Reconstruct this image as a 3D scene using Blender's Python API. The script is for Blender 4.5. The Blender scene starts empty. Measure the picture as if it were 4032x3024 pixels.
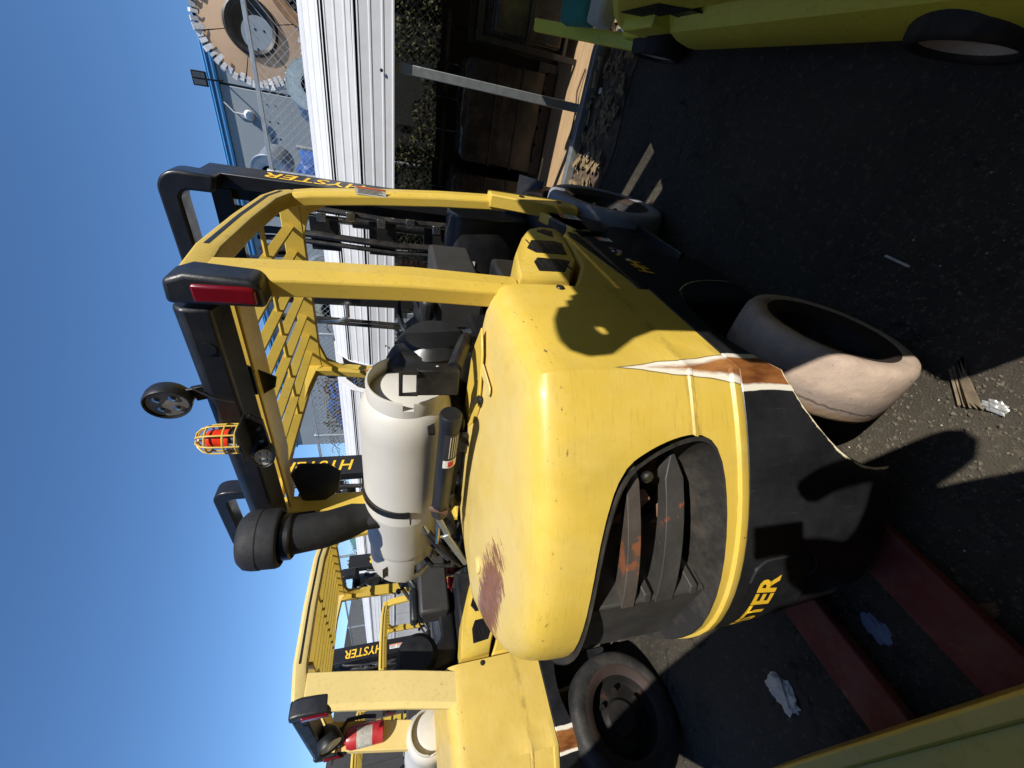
import bpy, bmesh, math, random
from mathutils import Vector, Matrix
random.seed(7)
sc = bpy.context.scene
C = sc.collection
rad = math.radians
# ------------------------------------------------------------------ camera, sky, sun, exposure
YAW = rad(38.5); PITCH = rad(17.0)
rt = Vector((math.cos(YAW), math.sin(YAW), 0))                      # the upright picture's right
fw = Vector((-math.sin(YAW)*math.cos(PITCH), math.cos(YAW)*math.cos(PITCH), -math.sin(PITCH)))
up = rt.cross(fw)
cam_d = bpy.data.cameras.new('camera'); cam = bpy.data.objects.new('camera', cam_d); C.objects.link(cam)
cam_d.sensor_fit = 'HORIZONTAL'; cam_d.sensor_width = 34.6; cam_d.lens = 13.0   # ultra wide phone lens
cam_d.clip_start = 0.01; cam_d.clip_end = 3000
bx_, by_, bz_ = -up, rt, -fw                                        # the phone is turned: up is the picture's left
cam.matrix_world = Matrix(((bx_.x, by_.x, bz_.x, 0), (bx_.y, by_.y, bz_.y, 0), (bx_.z, by_.z, bz_.z, 1.5), (0, 0, 0, 1)))
sc.camera = cam
SUN = Vector((0.634, -0.285, 0.722)).normalized()                      # towards the sun
w = bpy.data.worlds.new('World'); sc.world = w; w.use_nodes = True
nt = w.node_tree
sky = nt.nodes.new('ShaderNodeTexSky'); sky.sky_type = 'NISHITA'; sky.sun_disc = False
sky.sun_elevation = math.asin(SUN.z); sky.sun_rotation = math.atan2(SUN.x, SUN.y)
sky.air_density = 0.85; sky.dust_density = 0.05; sky.ozone_density = 5.0
hs = nt.nodes.new('ShaderNodeHueSaturation'); hs.inputs['Saturation'].default_value = 1.10
nt.links.new(sky.outputs[0], hs.inputs['Color']); nt.links.new(hs.outputs[0], nt.nodes['Background'].inputs[0]); nt.nodes['Background'].inputs[1].default_value = 0.118
sd = bpy.data.lights.new('sun', 'SUN'); sd.energy = 4.6; sd.angle = rad(0.53); sd.color = (1, .955, .88)
so = bpy.data.objects.new('sun', sd); C.objects.link(so); so.rotation_euler = SUN.to_track_quat('Z', 'Y').to_euler()
so.location = (3, -3, 9)
sc.view_settings.view_transform = 'Standard'; sc.view_settings.look = 'None'
sc.view_settings.exposure = 0.42; sc.view_settings.gamma = 1; sc.view_settings.use_curve_mapping = False

# ------------------------------------------------------------------ materials
def lin(h):
    h = h.lstrip('#'); o = []
    for i in (0, 2, 4):
        c = int(h[i:i+2], 16)/255
        o.append(c/12.92 if c <= .04045 else ((c+.055)/1.055)**2.4)
    return tuple(o)
class N:
    def __init__(s, name):
        s.m = bpy.data.materials.new(name); s.m.use_nodes = True; s.t = s.m.node_tree
        s.p = s.t.nodes['Principled BSDF']; s.tc = s.t.nodes.new('ShaderNodeTexCoord')
        s.co = s.tc.outputs['Object']
    def n(s, k, **kw):
        q = s.t.nodes.new(k)
        for a, b in kw.items(): setattr(q, a, b)
        return q
    def link(s, a, b): s.t.links.new(a, b)
    def setv(s, sock, v):
        if hasattr(v, 'is_output'): s.link(v, sock)
        elif isinstance(v, (tuple, list)) and len(v) == 3 and sock.type == 'RGBA': sock.default_value = (*v, 1)
        else: sock.default_value = v
    def noise(s, scale, detail=4, rough=.55, stretch=None, dist=0, color=False):
        q = s.n('ShaderNodeTexNoise'); q.inputs['Scale'].default_value = scale
        q.inputs['Detail'].default_value = detail; q.inputs['Roughness'].default_value = rough; q.inputs['Distortion'].default_value = dist
        if stretch:
            mp = s.n('ShaderNodeMapping'); mp.inputs['Scale'].default_value = stretch
            s.link(s.co, mp.inputs[0]); s.link(mp.outputs[0], q.inputs[0])
        else: s.link(s.co, q.inputs[0])
        return q.outputs['Color' if color else 'Fac']
    def voro(s, scale, feature='F1', out='Distance'):
        q = s.n('ShaderNodeTexVoronoi', feature=feature); q.inputs['Scale'].default_value = scale
        s.link(s.co, q.inputs['Vector']); return q.outputs[out]
    def ramp(s, fac, a, b, lo=0., hi=1.):
        q = s.n('ShaderNodeMapRange'); q.clamp = True
        s.setv(q.inputs[0], fac); q.inputs[1].default_value = a; q.inputs[2].default_value = b
        q.inputs[3].default_value = lo; q.inputs[4].default_value = hi
        return q.outputs[0]
    def math(s, op, a, b=0., c=0.):
        q = s.n('ShaderNodeMath', operation=op); s.setv(q.inputs[0], a); s.setv(q.inputs[1], b); s.setv(q.inputs[2], c); return q.outputs[0]
    def mix(s, f, a, b):
        q = s.n('ShaderNodeMix', data_type='RGBA'); s.setv(q.inputs[0], f); s.setv(q.inputs[6], a); s.setv(q.inputs[7], b); return q.outputs[2]
    def xyz(s):
        q = s.n('ShaderNodeSeparateXYZ'); s.link(s.co, q.inputs[0]); return q.outputs
    def col(s, v): s.setv(s.p.inputs['Base Color'], v)
    def rough(s, v): s.setv(s.p.inputs['Roughness'], v)
    def bump(s, h, strength=.3, dist=.01):
        q = s.n('ShaderNodeBump'); q.inputs['Strength'].default_value = strength; q.inputs['Distance'].default_value = dist
        s.setv(q.inputs['Height'], h); s.link(q.outputs[0], s.p.inputs['Normal'])
MATS = {}
def mat(name, c, rough=.5, metal=0, var=.12, scale=6, bump=0, bscale=90, spec=.5, dust=0, stretch=None, chips=None, emit=0):
    if name in MATS: return MATS[name]
    if isinstance(c, str): c = lin(c)
    k = N(name)
    f = k.noise(scale, 5, .6, stretch)
    base = k.mix(k.ramp(f, .3, .7), tuple(x*(1-var) for x in c), tuple(min(1, x*(1+var)) for x in c))
    if dust: base = k.mix(k.ramp(k.noise(scale*1.7, 6, .7), .45, .75, 0, dust), base, lin('9a8f7d'))
    if chips:
        cc, th, cs = chips
        base = k.mix(k.ramp(k.noise(cs, 6, .65, stretch), th, th+.03), base, lin(cc))
    k.col(base)
    k.rough(k.ramp(k.noise(scale*2.3, 4), .3, .7, max(.03, rough-.08), min(1, rough+.1)))
    k.p.inputs['Metallic'].default_value = metal
    k.p.inputs['Specular IOR Level'].default_value = spec
    if bump: k.bump(k.noise(bscale, 5, .6), bump, .004)
    if emit:
        k.p.inputs['Emission Color'].default_value = (*c, 1); k.p.inputs['Emission Strength'].default_value = emit
    MATS[name] = k.m; return k.m

YEL = lin('cfb04a')
def yellow_paint(name, rust_corner=False, top_wear_sheen=False, body=False, bleach=.35, c=YEL):
    """old machine yellow: bleached, scratched, chipped to primer and rust"""
    k = N(name); x, y, z = k.xyz()[0:3]
    base = k.mix(k.ramp(k.noise(3.2, 5, .6), .35, .7), tuple(v*.93 for v in c), tuple(min(1, v*1.06) for v in c))
    base = k.mix(k.ramp(k.noise(5.5, 6, .7), .48, .75, 0, bleach), base, lin('d9c078'))
    st = (3, 3, 46) if body else (12, 12, 12)
    scr = k.noise(4.2, 7, .72, st)
    base = k.mix(k.ramp(scr, .55, .70, 0, .38), base, lin('8f762d'))
    sp = k.noise(17, 5, .62)
    chip = k.ramp(sp, .715, .735)
    base = k.mix(chip, base, lin('5a3320'))
    if body:
        rd = k.math('MULTIPLY', k.ramp(z, 1.135, 1.165), k.ramp(z, 1.205, 1.185)); rn = k.noise(30, 6, .7, (1, 1, 2.5))
        base = k.mix(k.math('MULTIPLY', rd, k.ramp(rn, .635, .66)), base, lin('5d4a35'))
        sm = k.math('MULTIPLY', k.ramp(k.math('ABSOLUTE', k.math('SUBTRACT', z, .838)), .022, .006), k.ramp(k.noise(12, 5, .7, (1, 1, 3)), .42, .62, 0, .55))
        base = k.mix(sm, base, lin('6f6036'))
        gr = k.noise(2.6, 6, .68, (1, 1, .6)); base = k.mix(k.ramp(gr, .52, .74, 0, .32), base, lin('8d7a3c'))
        big = k.noise(5.3, 4, .5); base = k.mix(k.ramp(big, .765, .772), base, lin('ddd6c4')); base = k.mix(k.ramp(big, .778, .784), base, lin('6a452c'))
    if top_wear_sheen:
        # red primer showing through on the back of the lid, broken into streaks
        dx = k.math('DIVIDE', k.math('SUBTRACT', x, -.20), .30); dy = k.math('DIVIDE', k.math('SUBTRACT', y, .475), .105)
        r2 = k.math('ADD', k.math('MULTIPLY', dx, dx), k.math('MULTIPLY', dy, dy))
        up_ = k.ramp(z, 1.195, 1.215)
        s2 = k.noise(9, 8, .75, (7, 2.0, 2.0))
        mk = k.math('SUBTRACT', k.math('ADD', 1.0, k.math('MULTIPLY', k.math('SUBTRACT', s2, .5), 3.6)), r2)
        mk = k.math('MULTIPLY', k.ramp(mk, .25, .45), up_)
        base = k.mix(k.math('MULTIPLY', k.ramp(z, 1.212, 1.236), k.ramp(k.noise(7, 6, .65), .3, .7, .3, .75)), base, lin('d8c285'))  # paler top: fading and dust, plus glancing reflections put into the colour
        halo = k.math('MULTIPLY', k.ramp(k.math('SUBTRACT', 2.4, r2), 0, 1.8, 0, .55), up_)
        base = k.mix(halo, base, lin('d8bc74'))
        base = k.mix(mk, base, k.mix(k.ramp(s2, .4, .6), lin('6a3f28'), lin('8c5a3c')))
    if rust_corner:
        # the scraped right rear corner: white primer round a rusty core, widening downwards
        s = k.math('ADD', k.math('MULTIPLY', k.math('SUBTRACT', x, .565), .55), k.math('MULTIPLY', k.math('SUBTRACT', y, .605), .83))
        n1 = k.noise(26, 6, .6, (1, 1, .35)); n2 = k.noise(8, 3, .5, (1, 1, .6))
        wdt = k.ramp(z, .66, 1.15, .047, -.018)
        d = k.math('ADD', k.math('ABSOLUTE', k.math('ADD', s, -.004)), k.math('MULTIPLY', k.math('SUBTRACT', n2, .5), .03))
        inside = k.math('SUBTRACT', wdt, d)
        base = k.mix(k.ramp(inside, -.004, -.002, 0, .85), base, lin('4a3a22'))
        base = k.mix(k.ramp(inside, -.0015, .0005), base, lin('e0d9c8'))
        core = k.math('ADD', inside, k.math('MULTIPLY', k.math('SUBTRACT', n1, .52), .03))
        base = k.mix(k.ramp(core, .008, .018), base, k.mix(k.ramp(n1, .35, .65), lin('6e3f1d'), lin('a8713c')))
        blk = k.math('MULTIPLY', k.ramp(k.noise(20, 5, .6), .60, .62), k.math('MULTIPLY', k.ramp(k.math('ABSOLUTE', k.math('SUBTRACT', s, .045)), .02, .012), k.ramp(z, .80, .74)))
        base = k.mix(blk, base, lin('1c1f24'))
    k.col(base); k.rough(k.ramp(scr, .4, .75, .34, .55))
    k.p.inputs['Specular IOR Level'].default_value = .42
    hgt = k.math('ADD', k.math('MULTIPLY', k.noise(30, 4), .35), k.math('MULTIPLY', chip, -1.))
    if rust_corner:
        hgt = k.math('ADD', hgt, k.math('MULTIPLY', k.ramp(inside, -.003, .001), -1.6)); hgt = k.math('ADD', hgt, k.math('MULTIPLY', k.math('MULTIPLY', k.ramp(core, .008, .018), k.noise(90, 5, .7)), 1.2))
        rg = k.math('ADD', k.ramp(scr, .4, .75, .32, .55), k.math('MULTIPLY', k.ramp(inside, -.002, .002), .4)); k.rough(rg)
    if body: hgt = k.math('ADD', hgt, k.math('MULTIPLY', k.noise(5, 3, .5), 2.2))
    k.bump(hgt, .16, .004)
    return k.m
def black_paint():
    k = N('black cast iron paint'); x, y, z = k.xyz()[0:3]
    base = k.mix(k.ramp(k.noise(7, 6, .65), .35, .7), lin('161719'), lin('27272a'))
    scr = k.noise(5, 7, .75, (14, 14, 1.2))
    base = k.mix(k.ramp(scr, .64, .74, 0, .5), base, lin('6d6a62'))
    sp = k.noise(11, 6, .66)
    base = k.mix(k.ramp(sp, .70, .71), base, lin('c9b48c'))
    base = k.mix(k.ramp(sp, .715, .735), base, lin('7b4423'))
    # scraped corner
    s = k.math('ADD', k.math('MULTIPLY', k.math('SUBTRACT', x, .565), .55), k.math('MULTIPLY', k.math('SUBTRACT', y, .605), .83))
    n1 = k.noise(26, 6, .6, (1, 1, .35)); n2 = k.noise(9, 4, .5)
    d = k.math('ADD', k.math('ABSOLUTE', s), k.math('MULTIPLY', k.math('SUBTRACT', n2, .5), .018))
    ins = k.math('SUBTRACT', .054, d)
    base = k.mix(k.ramp(ins, -.001, .001), base, lin('ddd6c6'))
    base = k.mix(k.ramp(k.math('ADD', ins, k.math('MULTIPLY', k.math('SUBTRACT', n1, .5), .02)), .012, .018), base, k.mix(k.ramp(n1, .35, .65), lin('5f351a'), lin('966134')))
    # worn lip of the wheel cut-out
    dy = k.math('SUBTRACT', y, .83); dz = k.math('SUBTRACT', z, .22)
    r = k.math('SQRT', k.math('ADD', k.math('MULTIPLY', dy, dy), k.math('MULTIPLY', dz, dz)))
    nl = k.math('MULTIPLY', k.math('SUBTRACT', k.noise(30, 6, .7), .5), .016)
    lip = k.math('MULTIPLY', k.ramp(r, .4056, .4060), k.ramp(k.math('ADD', r, nl), .4095, .4080))
    base = k.mix(k.math('MULTIPLY', k.math('MULTIPLY', lip, k.ramp(z, .60, .54)), k.ramp(z, .150, .165)), base, lin('e6d9b4'))
    bg = k.noise(5.5, 5, .55, (1, 1, .6)); base = k.mix(k.ramp(bg, .715, .722), base, lin('cdb98f')); base = k.mix(k.ramp(bg, .726, .736), base, lin('6b3a1c'))
    k.col(base); k.rough(k.ramp(scr, .4, .7, .3, .5)); k.p.inputs['Specular IOR Level'].default_value = .4
    k.bump(k.noise(35, 5), .1, .004)
    return k.m
def ground_mat():
    k = N('oily asphalt')
    a = k.noise(1.1, 6, .6); b = k.noise(38, 6, .7); c = k.noise(150, 4, .6)
    base = k.mix(k.ramp(a, .35, .68), lin('35312b'), lin('4e483e'))
    base = k.mix(k.ramp(b, .55, .75, 0, .7), base, lin('7d7464'))
    base = k.mix(k.ramp(k.noise(2.7, 4, .6), .58, .7, 0, .6), base, lin('2a2723'))
    base = k.mix(k.ramp(k.noise(95, 2, .5), .72, .76, 0, .45), base, lin('b0a694'))
    crack = k.n('ShaderNodeTexVoronoi', feature='DISTANCE_TO_EDGE'); crack.inputs['Scale'].default_value = 1.3
    wv = k.n('ShaderNodeVectorMath', operation='ADD'); k.link(k.co, wv.inputs[0]); sc_ = k.n('ShaderNodeVectorMath', operation='SCALE'); k.link(k.noise(4, 5, .6, color=True), sc_.inputs[0]); sc_.inputs['Scale'].default_value = .35
    k.link(sc_.outputs[0], wv.inputs[1]); k.link(wv.outputs[0], crack.inputs['Vector'])
    cm = k.math('MULTIPLY', k.ramp(crack.outputs['Distance'], .012, .003), k.ramp(k.noise(1.7, 2), .48, .56))
    base = k.mix(k.math('MULTIPLY', cm, .7), base, lin('15130f'))
    base = k.mix(k.ramp(k.noise(6, 5, .7, dist=1.5), .60, .68, 0, .55), base, lin('1d1a16'))
    k.col(base); k.rough(k.ramp(a, .3, .7, .82, .95)); k.p.inputs['Specular IOR Level'].default_value = .25
    k.bump(k.math('ADD', k.math('MULTIPLY', b, 1.), k.math('MULTIPLY', c, .6)), .55, .012)
    return k.m
M_Y = yellow_paint('machine yellow paint'); M_YHOOD = yellow_paint('scraped yellow counterweight paint', True, True, True)
M_YH2 = yellow_paint('faded yellow hood paint', False, False, True, .55, lin('ceb058'))
M_YPALE = yellow_paint('sun bleached yellow paint', bleach=.6, c=lin('d8c07c'))
M_BLK = black_paint()
M_PLA = mat('black moulded plastic', '191b1f', .42, var=.12, scale=5, bump=.15, bscale=160, dust=.05)
M_DRK = mat('black painted steel', '161618', .40, var=.2, scale=7, bump=.06, dust=.06)
M_MAST = mat('black mast steel', '1d1d1f', .36, var=.25, scale=6, bump=.05, chips=('8a8378', .74, 22))
M_RUB = mat('black rubber hose', '131314', .5, var=.2, dust=.15)
M_TYRE = mat('dusty grey tyre rubber', 'a8978a', .75, var=.18, scale=7, bump=.4, bscale=70, chips=('6d6056', .66, 26))
def tyre_mat():
    k = N('worn rear tyre rubber'); x, y, z = k.xyz()[0:3]
    n1 = k.noise(11, 6, .65); n2 = k.noise(55, 5, .6)
    base = k.mix(k.ramp(n1, .35, .65), lin('a08c7c'), lin('bba592'))
    xb = k.math('ADD', x, k.math('MULTIPLY', k.math('SUBTRACT', n2, .5), .022))
    base = k.mix(k.ramp(xb, .012, -.022, 0, .75), base, lin('7d7068'))
    wl_ = k.math('ABSOLUTE', k.math('ADD', x, k.math('ADD', .048, k.math('MULTIPLY', k.math('SUBTRACT', k.noise(16, 4, .6), .5), .045))))
    base = k.mix(k.ramp(wl_, .0045, .002, 0, .8), base, lin('4a3f38'))
    base = k.mix(k.ramp(xb, -.05, -.062, 0, .8), base, lin('8a7257'))
    base = k.mix(k.ramp(k.noise(38, 5, .7), .62, .70, 0, .6), base, lin('5f554d'))
    k.col(base); k.rough(.78); k.bump(n2, .45, .004); return k.m
M_TYRE = tyre_mat()
M_TYRED = mat('grey front tyre rubber', '85868b', .6, var=.15, scale=9, bump=.3, bscale=60)
M_TYREB = mat('black worn tyre rubber', '1d1c1b', .7, var=.3, scale=7, bump=.35, bscale=55, dust=.12)
M_RIM = mat('dark steel rim', '171412', .6, var=.4, scale=9, chips=('3a2418', .62, 9))
M_RIMRUST = mat('dark rusty rim', '2e211b', .7, var=.35, scale=8)
M_CHR = mat('bare plated steel', 'c4c3bd', .25, 1, var=.1)
M_GAL = mat('galvanised steel', 'a9afb0', .42, .7, var=.12, scale=14)
M_RED = mat('red lamp lens', '6a0d18', .15, var=.15); M_ORG = mat('amber red beacon lens', 'd8381a', .18, var=.12)
M_WHT = mat('white sticker', 'dcdad2', .55, var=.05, dust=.15); M_STO = mat('orange sticker print', 'e0702a', .5); M_STK = mat('black sticker print', '2a2a2c', .5)
M_STY = mat('yellow sticker print', 'e8c23a', .5); M_LET = mat('yellow lettering', 'f0c030', .45, var=.06, chips=('25211a', .72, 30))
M_LENS = mat('clear lamp lens', '8d8984', .15, var=.3, scale=30); M_LENSW = mat('frosted lamp lens', 'd2d2d0', .3, var=.2, scale=40)
M_TANK = mat('pale grey tank enamel', 'c3c0b8', .36, var=.04, scale=5, bump=.05, bscale=25, chips=('8c7b66', .745, 19))
M_GRILL = mat('dusty black grille iron', '3a3835', .6, var=.35, scale=9, bump=.2, chips=('8a4a26', .64, 7))
M_GRILLR = mat('rust streaked grille iron', '4a423b', .65, var=.4, scale=7, bump=.2, chips=('7d4c30', .60, 4))
M_BROWN = mat('rusty brown fan steel', '8a6350', .7, var=.25, scale=10)
M_BRN2 = mat('rust brown chain', '8a5234', .7, var=.3, scale=20)
M_SEAT = mat('black vinyl seat', '17181a', .38, var=.15, bump=.1, bscale=40)
M_GREY = mat('grey dashboard plastic', '2f2e2d', .6, var=.1, bump=.1)
M_MESH = mat('black vent mesh', '101011', .5, var=.2)
M_GRN = ground_mat()

# ------------------------------------------------------------------ geometry
class G:
    def __init__(s): s.v = []; s.f = []
    def add(s, vs, fs):
        o = len(s.v); s.v += [tuple(v) for v in vs]; s.f += [tuple(i+o for i in f) for f in fs]; return s
    def box(s, x0, x1, y0, y1, z0, z1, m=None):
        vs = [Vector(p) for p in ((x0,y0,z0),(x1,y0,z0),(x1,y1,z0),(x0,y1,z0),(x0,y0,z1),(x1,y0,z1),(x1,y1,z1),(x0,y1,z1))]
        if m: vs = [m @ v for v in vs]
        return s.add(vs, [(0,3,2,1),(4,5,6,7),(0,1,5,4),(1,2,6,5),(2,3,7,6),(3,0,4,7)])
    def hexa(s, p): return s.add(p, [(0,3,2,1),(4,5,6,7),(0,1,5,4),(1,2,6,5),(2,3,7,6),(3,0,4,7)])
    def bar(s, a, b, wx, wz, upv=(0,0,1)):
        """box beam from a to b, wx across, wz along up"""
        a, b = Vector(a), Vector(b); d = (b-a).normalized(); u = Vector(upv)
        r = d.cross(u)
        if r.length < 1e-4: r = d.cross(Vector((0,1,0)))
        r.normalize(); u = r.cross(d); r *= wx/2; u = u*wz/2
        return s.add([a-r-u, a+r-u, a+r+u, a-r+u, b-r-u, b+r-u, b+r+u, b-r+u], [(0,1,2,3),(7,6,5,4),(0,4,5,1),(1,5,6,2),(2,6,7,3),(3,7,4,0)])
    def tube(s, pts, r, n=8, closed=False, rr=None):
        pts = [Vector(p) for p in pts]; k = len(pts); rings = []; prev = None
        for i, p in enumerate(pts):
            a = pts[(i-1) % k] if (closed or i > 0) else p; b = pts[(i+1) % k] if (closed or i < k-1) else p
            d = (b-a).normalized()
            if prev is None:
                u = d.orthogonal().normalized()
            else:
                u = (prev - d*prev.dot(d)); u = u.normalized() if u.length > 1e-6 else d.orthogonal().normalized()
            prev = u; v = d.cross(u); R_ = rr[i] if rr else r
            rings.append([p+u*R_*math.cos(t*2*math.pi/n)+v*R_*math.sin(t*2*math.pi/n) for t in range(n)])
        return s.loft(rings, closed)
    def loft(s, rings, closed=False, caps=True, ring_closed=True):
        k = len(rings); n = len(rings[0]); vs = [p for r in rings for p in r]; fs = []
        for i in range(k if closed else k-1):
            j = (i+1) % k
            for t in range(n if ring_closed else n-1):
                u = (t+1) % n; fs.append((i*n+t, i*n+u, j*n+u, j*n+t))
        if caps and not closed: fs += [tuple(range(n-1, -1, -1)), tuple((k-1)*n+t for t in range(n))]
        return s.add(vs, fs)
    def lathe(s, prof, o=(0,0,0), ax=(1,0,0), n=32, a0=0, a1=2*math.pi, closed_prof=False):
        """prof: (radius, height along ax)"""
        o = Vector(o); ax = Vector(ax).normalized(); u = ax.orthogonal().normalized(); v = ax.cross(u)
        full = abs(a1-a0-2*math.pi) < 1e-6; k = n if full else n+1; rings = []
        for i in range(k):
            t = a0+(a1-a0)*i/n; d = u*math.cos(t)+v*math.sin(t)
            rings.append([o+ax*h+d*r for r, h in prof])
        m = len(prof); vs = [p for r in rings for p in r]; fs = []
        for i in range(n):
            j = (i+1) % k
            for q in range(m if closed_prof else m-1):
                e = (q+1) % m; fs.append((i*m+q, j*m+q, j*m+e, i*m+e))
        return s.add(vs, fs)
    def prism(s, poly, fn, w0, w1):
        """poly in (u,v); fn(u,v,w) -> point"""
        n = len(poly)
        return s.add([fn(u, v, w0) for u, v in poly]+[fn(u, v, w1) for u, v in poly],
                     [tuple(range(n-1, -1, -1)), tuple(range(n, 2*n))]+[(i, (i+1) % n, (i+1) % n+n, i+n) for i in range(n)])
    def mesh(s, name):
        me = bpy.data.meshes.new(name); me.from_pydata([tuple(v) for v in s.v], [], s.f)
        bm = bmesh.new(); bm.from_mesh(me); bmesh.ops.recalc_face_normals(bm, faces=bm.faces); bm.to_mesh(me); bm.free()
        return me
XZ = lambda u, v, w: (u, w, v)      # polygon in x,z extruded along y
YZ = lambda u, v, w: (w, u, v)      # polygon in y,z extruded along x
XY = lambda u, v, w: (u, v, w)
def link(o, parent=None):
    C.objects.link(o)
    if parent: o.parent = parent
    return o
def smooth(me, ang=35):
    for p in me.polygons: p.use_smooth = True
    me.set_sharp_from_angle(angle=rad(ang))
def obj(name, g, m, parent=None, bev=0, ang=35, loc=None, seg=2):
    me = g.mesh(name) if isinstance(g, G) else g
    o = bpy.data.objects.new(name, me); link(o, parent)
    for q in (m if isinstance(m, list) else [m]): me.materials.append(q)
    smooth(me, ang)
    if bev:
        b = o.modifiers.new('bevel', 'BEVEL'); b.width = bev; b.segments = seg; b.limit_method = 'ANGLE'; b.angle_limit = rad(40); b.harden_normals = False
    if loc: o.location = loc
    return o
def tag(o, label=None, cat=None, group=None, kind=None):
    if label: o['label'] = label
    if cat: o['category'] = cat
    if group: o['group'] = group
    if kind: o['kind'] = kind
    return o
def thing(name, loc, label, cat, group=None):
    o = bpy.data.objects.new(name, None); C.objects.link(o); o.location = loc; o.empty_display_size = .2
    return tag(o, label, cat, group)
def copy_tree(o, parent=None):
    c = o.copy(); C.objects.link(c)
    if parent: c.parent = parent
    for ch in list(o.children): copy_tree(ch, c)
    return c
def cut(o, cutters):
    for g in cutters:
        co = bpy.data.objects.new('cutter', g.mesh('cutter')); C.objects.link(co); co.parent = o.parent; co.location = o.location
        m = o.modifiers.new('cut', 'BOOLEAN'); m.object = co; m.operation = 'DIFFERENCE'; m.solver = 'EXACT'
        dg = bpy.context.evaluated_depsgraph_get(); dg.update()
        me = bpy.data.meshes.new_from_object(o.evaluated_get(dg))
        o.modifiers.clear(); old = o.data; o.data = me
        bpy.data.objects.remove(co); bpy.data.meshes.remove(old)
    smooth(o.data, 35)
def rrect(x0, x1, y0, y1, r, n=4):
    o = []
    for cx, cy, a in ((x1-r, y1-r, 0), (x0+r, y1-r, 90), (x0+r, y0+r, 180), (x1-r, y0+r, 270)):
        for i in range(n+1):
            t = rad(a+90*i/n); o.append((cx+r*math.cos(t), cy+r*math.sin(t)))
    return o
def text(name, s, size, m, parent, o, xd, yd, ext=.001, shear=0, off=0, bend=None, sx=1, loc=None):
    cu = bpy.data.curves.new('text', 'FONT'); cu.body = s; cu.size = 1; cu.extrude = 0; cu.shear = shear; cu.offset = off
    cu.align_x = 'CENTER'; cu.align_y = 'CENTER'; cu.resolution_u = 3
    to = bpy.data.objects.new('text', cu); me = bpy.data.meshes.new_from_object(to); bpy.data.objects.remove(to)
    o = Vector(o); xd = Vector(xd).normalized(); yd = Vector(yd).normalized(); nd = xd.cross(yd)
    if bend:
        bm = bmesh.new(); bm.from_mesh(me)
        bmesh.ops.subdivide_edges(bm, edges=[e for e in bm.edges if e.calc_length() > .25], cuts=2); bm.to_mesh(me); bm.free()
    for v in me.vertices:
        p = v.co; v.co = bend(p.x*size*sx, p.y*size) if bend else o+xd*p.x*size*sx+yd*p.y*size+nd*ext
    ob = bpy.data.objects.new(name, me); link(ob, parent); me.materials.append(m)
    if loc: ob.location = loc
    return ob
def sticker(parent, o, xd, yd, w_, h_, head=M_STO, lines=4, name='sticker', base=M_WHT, loc=None):
    """flat printed label: plate, coloured header and dark print lines"""
    o = Vector(o); xd = Vector(xd).normalized(); yd = Vector(yd).normalized(); nd = xd.cross(yd)
    me = bpy.data.meshes.new(name); vs = []; fs = []; mi = []
    def q(x0, x1, y0, y1, e, m):
        k = len(vs); vs.extend([o+xd*x+yd*y+nd*e for x, y in ((x0,y0),(x1,y0),(x1,y1),(x0,y1))]); fs.append((k,k+1,k+2,k+3)); mi.append(m)
    q(-w_/2, w_/2, -h_/2, h_/2, .0015, 0)
    if head: q(-w_/2*.94, w_/2*.94, h_*.26, h_*.47, .002, 1)
    for i in range(lines):
        y = h_*(.16-.58*i/max(1, lines)); q(-w_*.42, w_*(.42-.25*random.random()), y-h_*.03, y+h_*.03, .002, 2)
    me.from_pydata(vs, [], fs)
    ob = bpy.data.objects.new(name, me); link(ob, parent)
    for m in (base, head or M_STY, M_STK): me.materials.append(m)
    for p, i in zip(me.polygons, mi): p.material_index = i
    if loc: ob.location = loc
    return ob
def arc(c, r, a0, a1, n, plane='yz'):
    o = []
    for i in range(n+1):
        t = rad(a0+(a1-a0)*i/n); u, v = r*math.cos(t), r*math.sin(t)
        o.append(Vector(c)+Vector((0, u, v) if plane == 'yz' else (u, 0, v) if plane == 'xz' else (u, v, 0)))
    return o

# ------------------------------------------------------------------ forklift (x right, y forward, z up; rear at y = .24)
L = (0, -1.4, 0)
def f0(x): return .24+.36*abs(x/.57)**1.8
def plan(d, yf, n=26, w_=.57):
    pts = []
    for i in range(n+1):
        x = -w_+2*w_*i/n; pts.append(Vector((x, f0(x*.57/w_), 0)))
    side = [Vector((w_, y, 0)) for y in (.66, .74, .86, yf)]
    pts = [Vector((-p.x, p.y, 0)) for p in reversed(side)]+pts+side
    k = len(pts); out = []
    for i, p in enumerate(pts):
        a, b = pts[max(0, i-1)], pts[min(k-1, i+1)]; t = (b-a).normalized(); nrm = Vector((-t.y, t.x, 0))
        if i in (0, k-1): nrm = Vector((-1 if p.x > 0 else 1, 0, 0))
        out.append(p+nrm*d)
    return out
OPEN = [(.447,.823),(.442,.887),(.422,.962),(.396,1.021),(.352,1.052),(.281,1.076),(.189,1.088),(.061,1.092)]
OPEN = OPEN+[(-x, z) for x, z in reversed(OPEN)]
BOT = [(-.430,.790),(-.374,.770),(-.2,.762),(0,.760),(.2,.762),(.374,.770),(.430,.790)]
OPEN = OPEN+BOT
def rounded(poly, it=2):
    for _ in range(it):
        q = []
        for i in range(len(poly)):
            a, b = poly[i], poly[(i+1) % len(poly)]
            if math.hypot(b[0]-a[0], b[1]-a[1]) < .03: q.append(((a[0]+b[0])/2, (a[1]+b[1])/2)); continue
            q += [(a[0]*.75+b[0]*.25, a[1]*.75+b[1]*.25), (a[0]*.25+b[0]*.75, a[1]*.25+b[1]*.75)]
        poly = q
    return poly
OPEN = [(x*1.035, .93+(z-.93)*1.035) for x, z in rounded(OPEN)]
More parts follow.
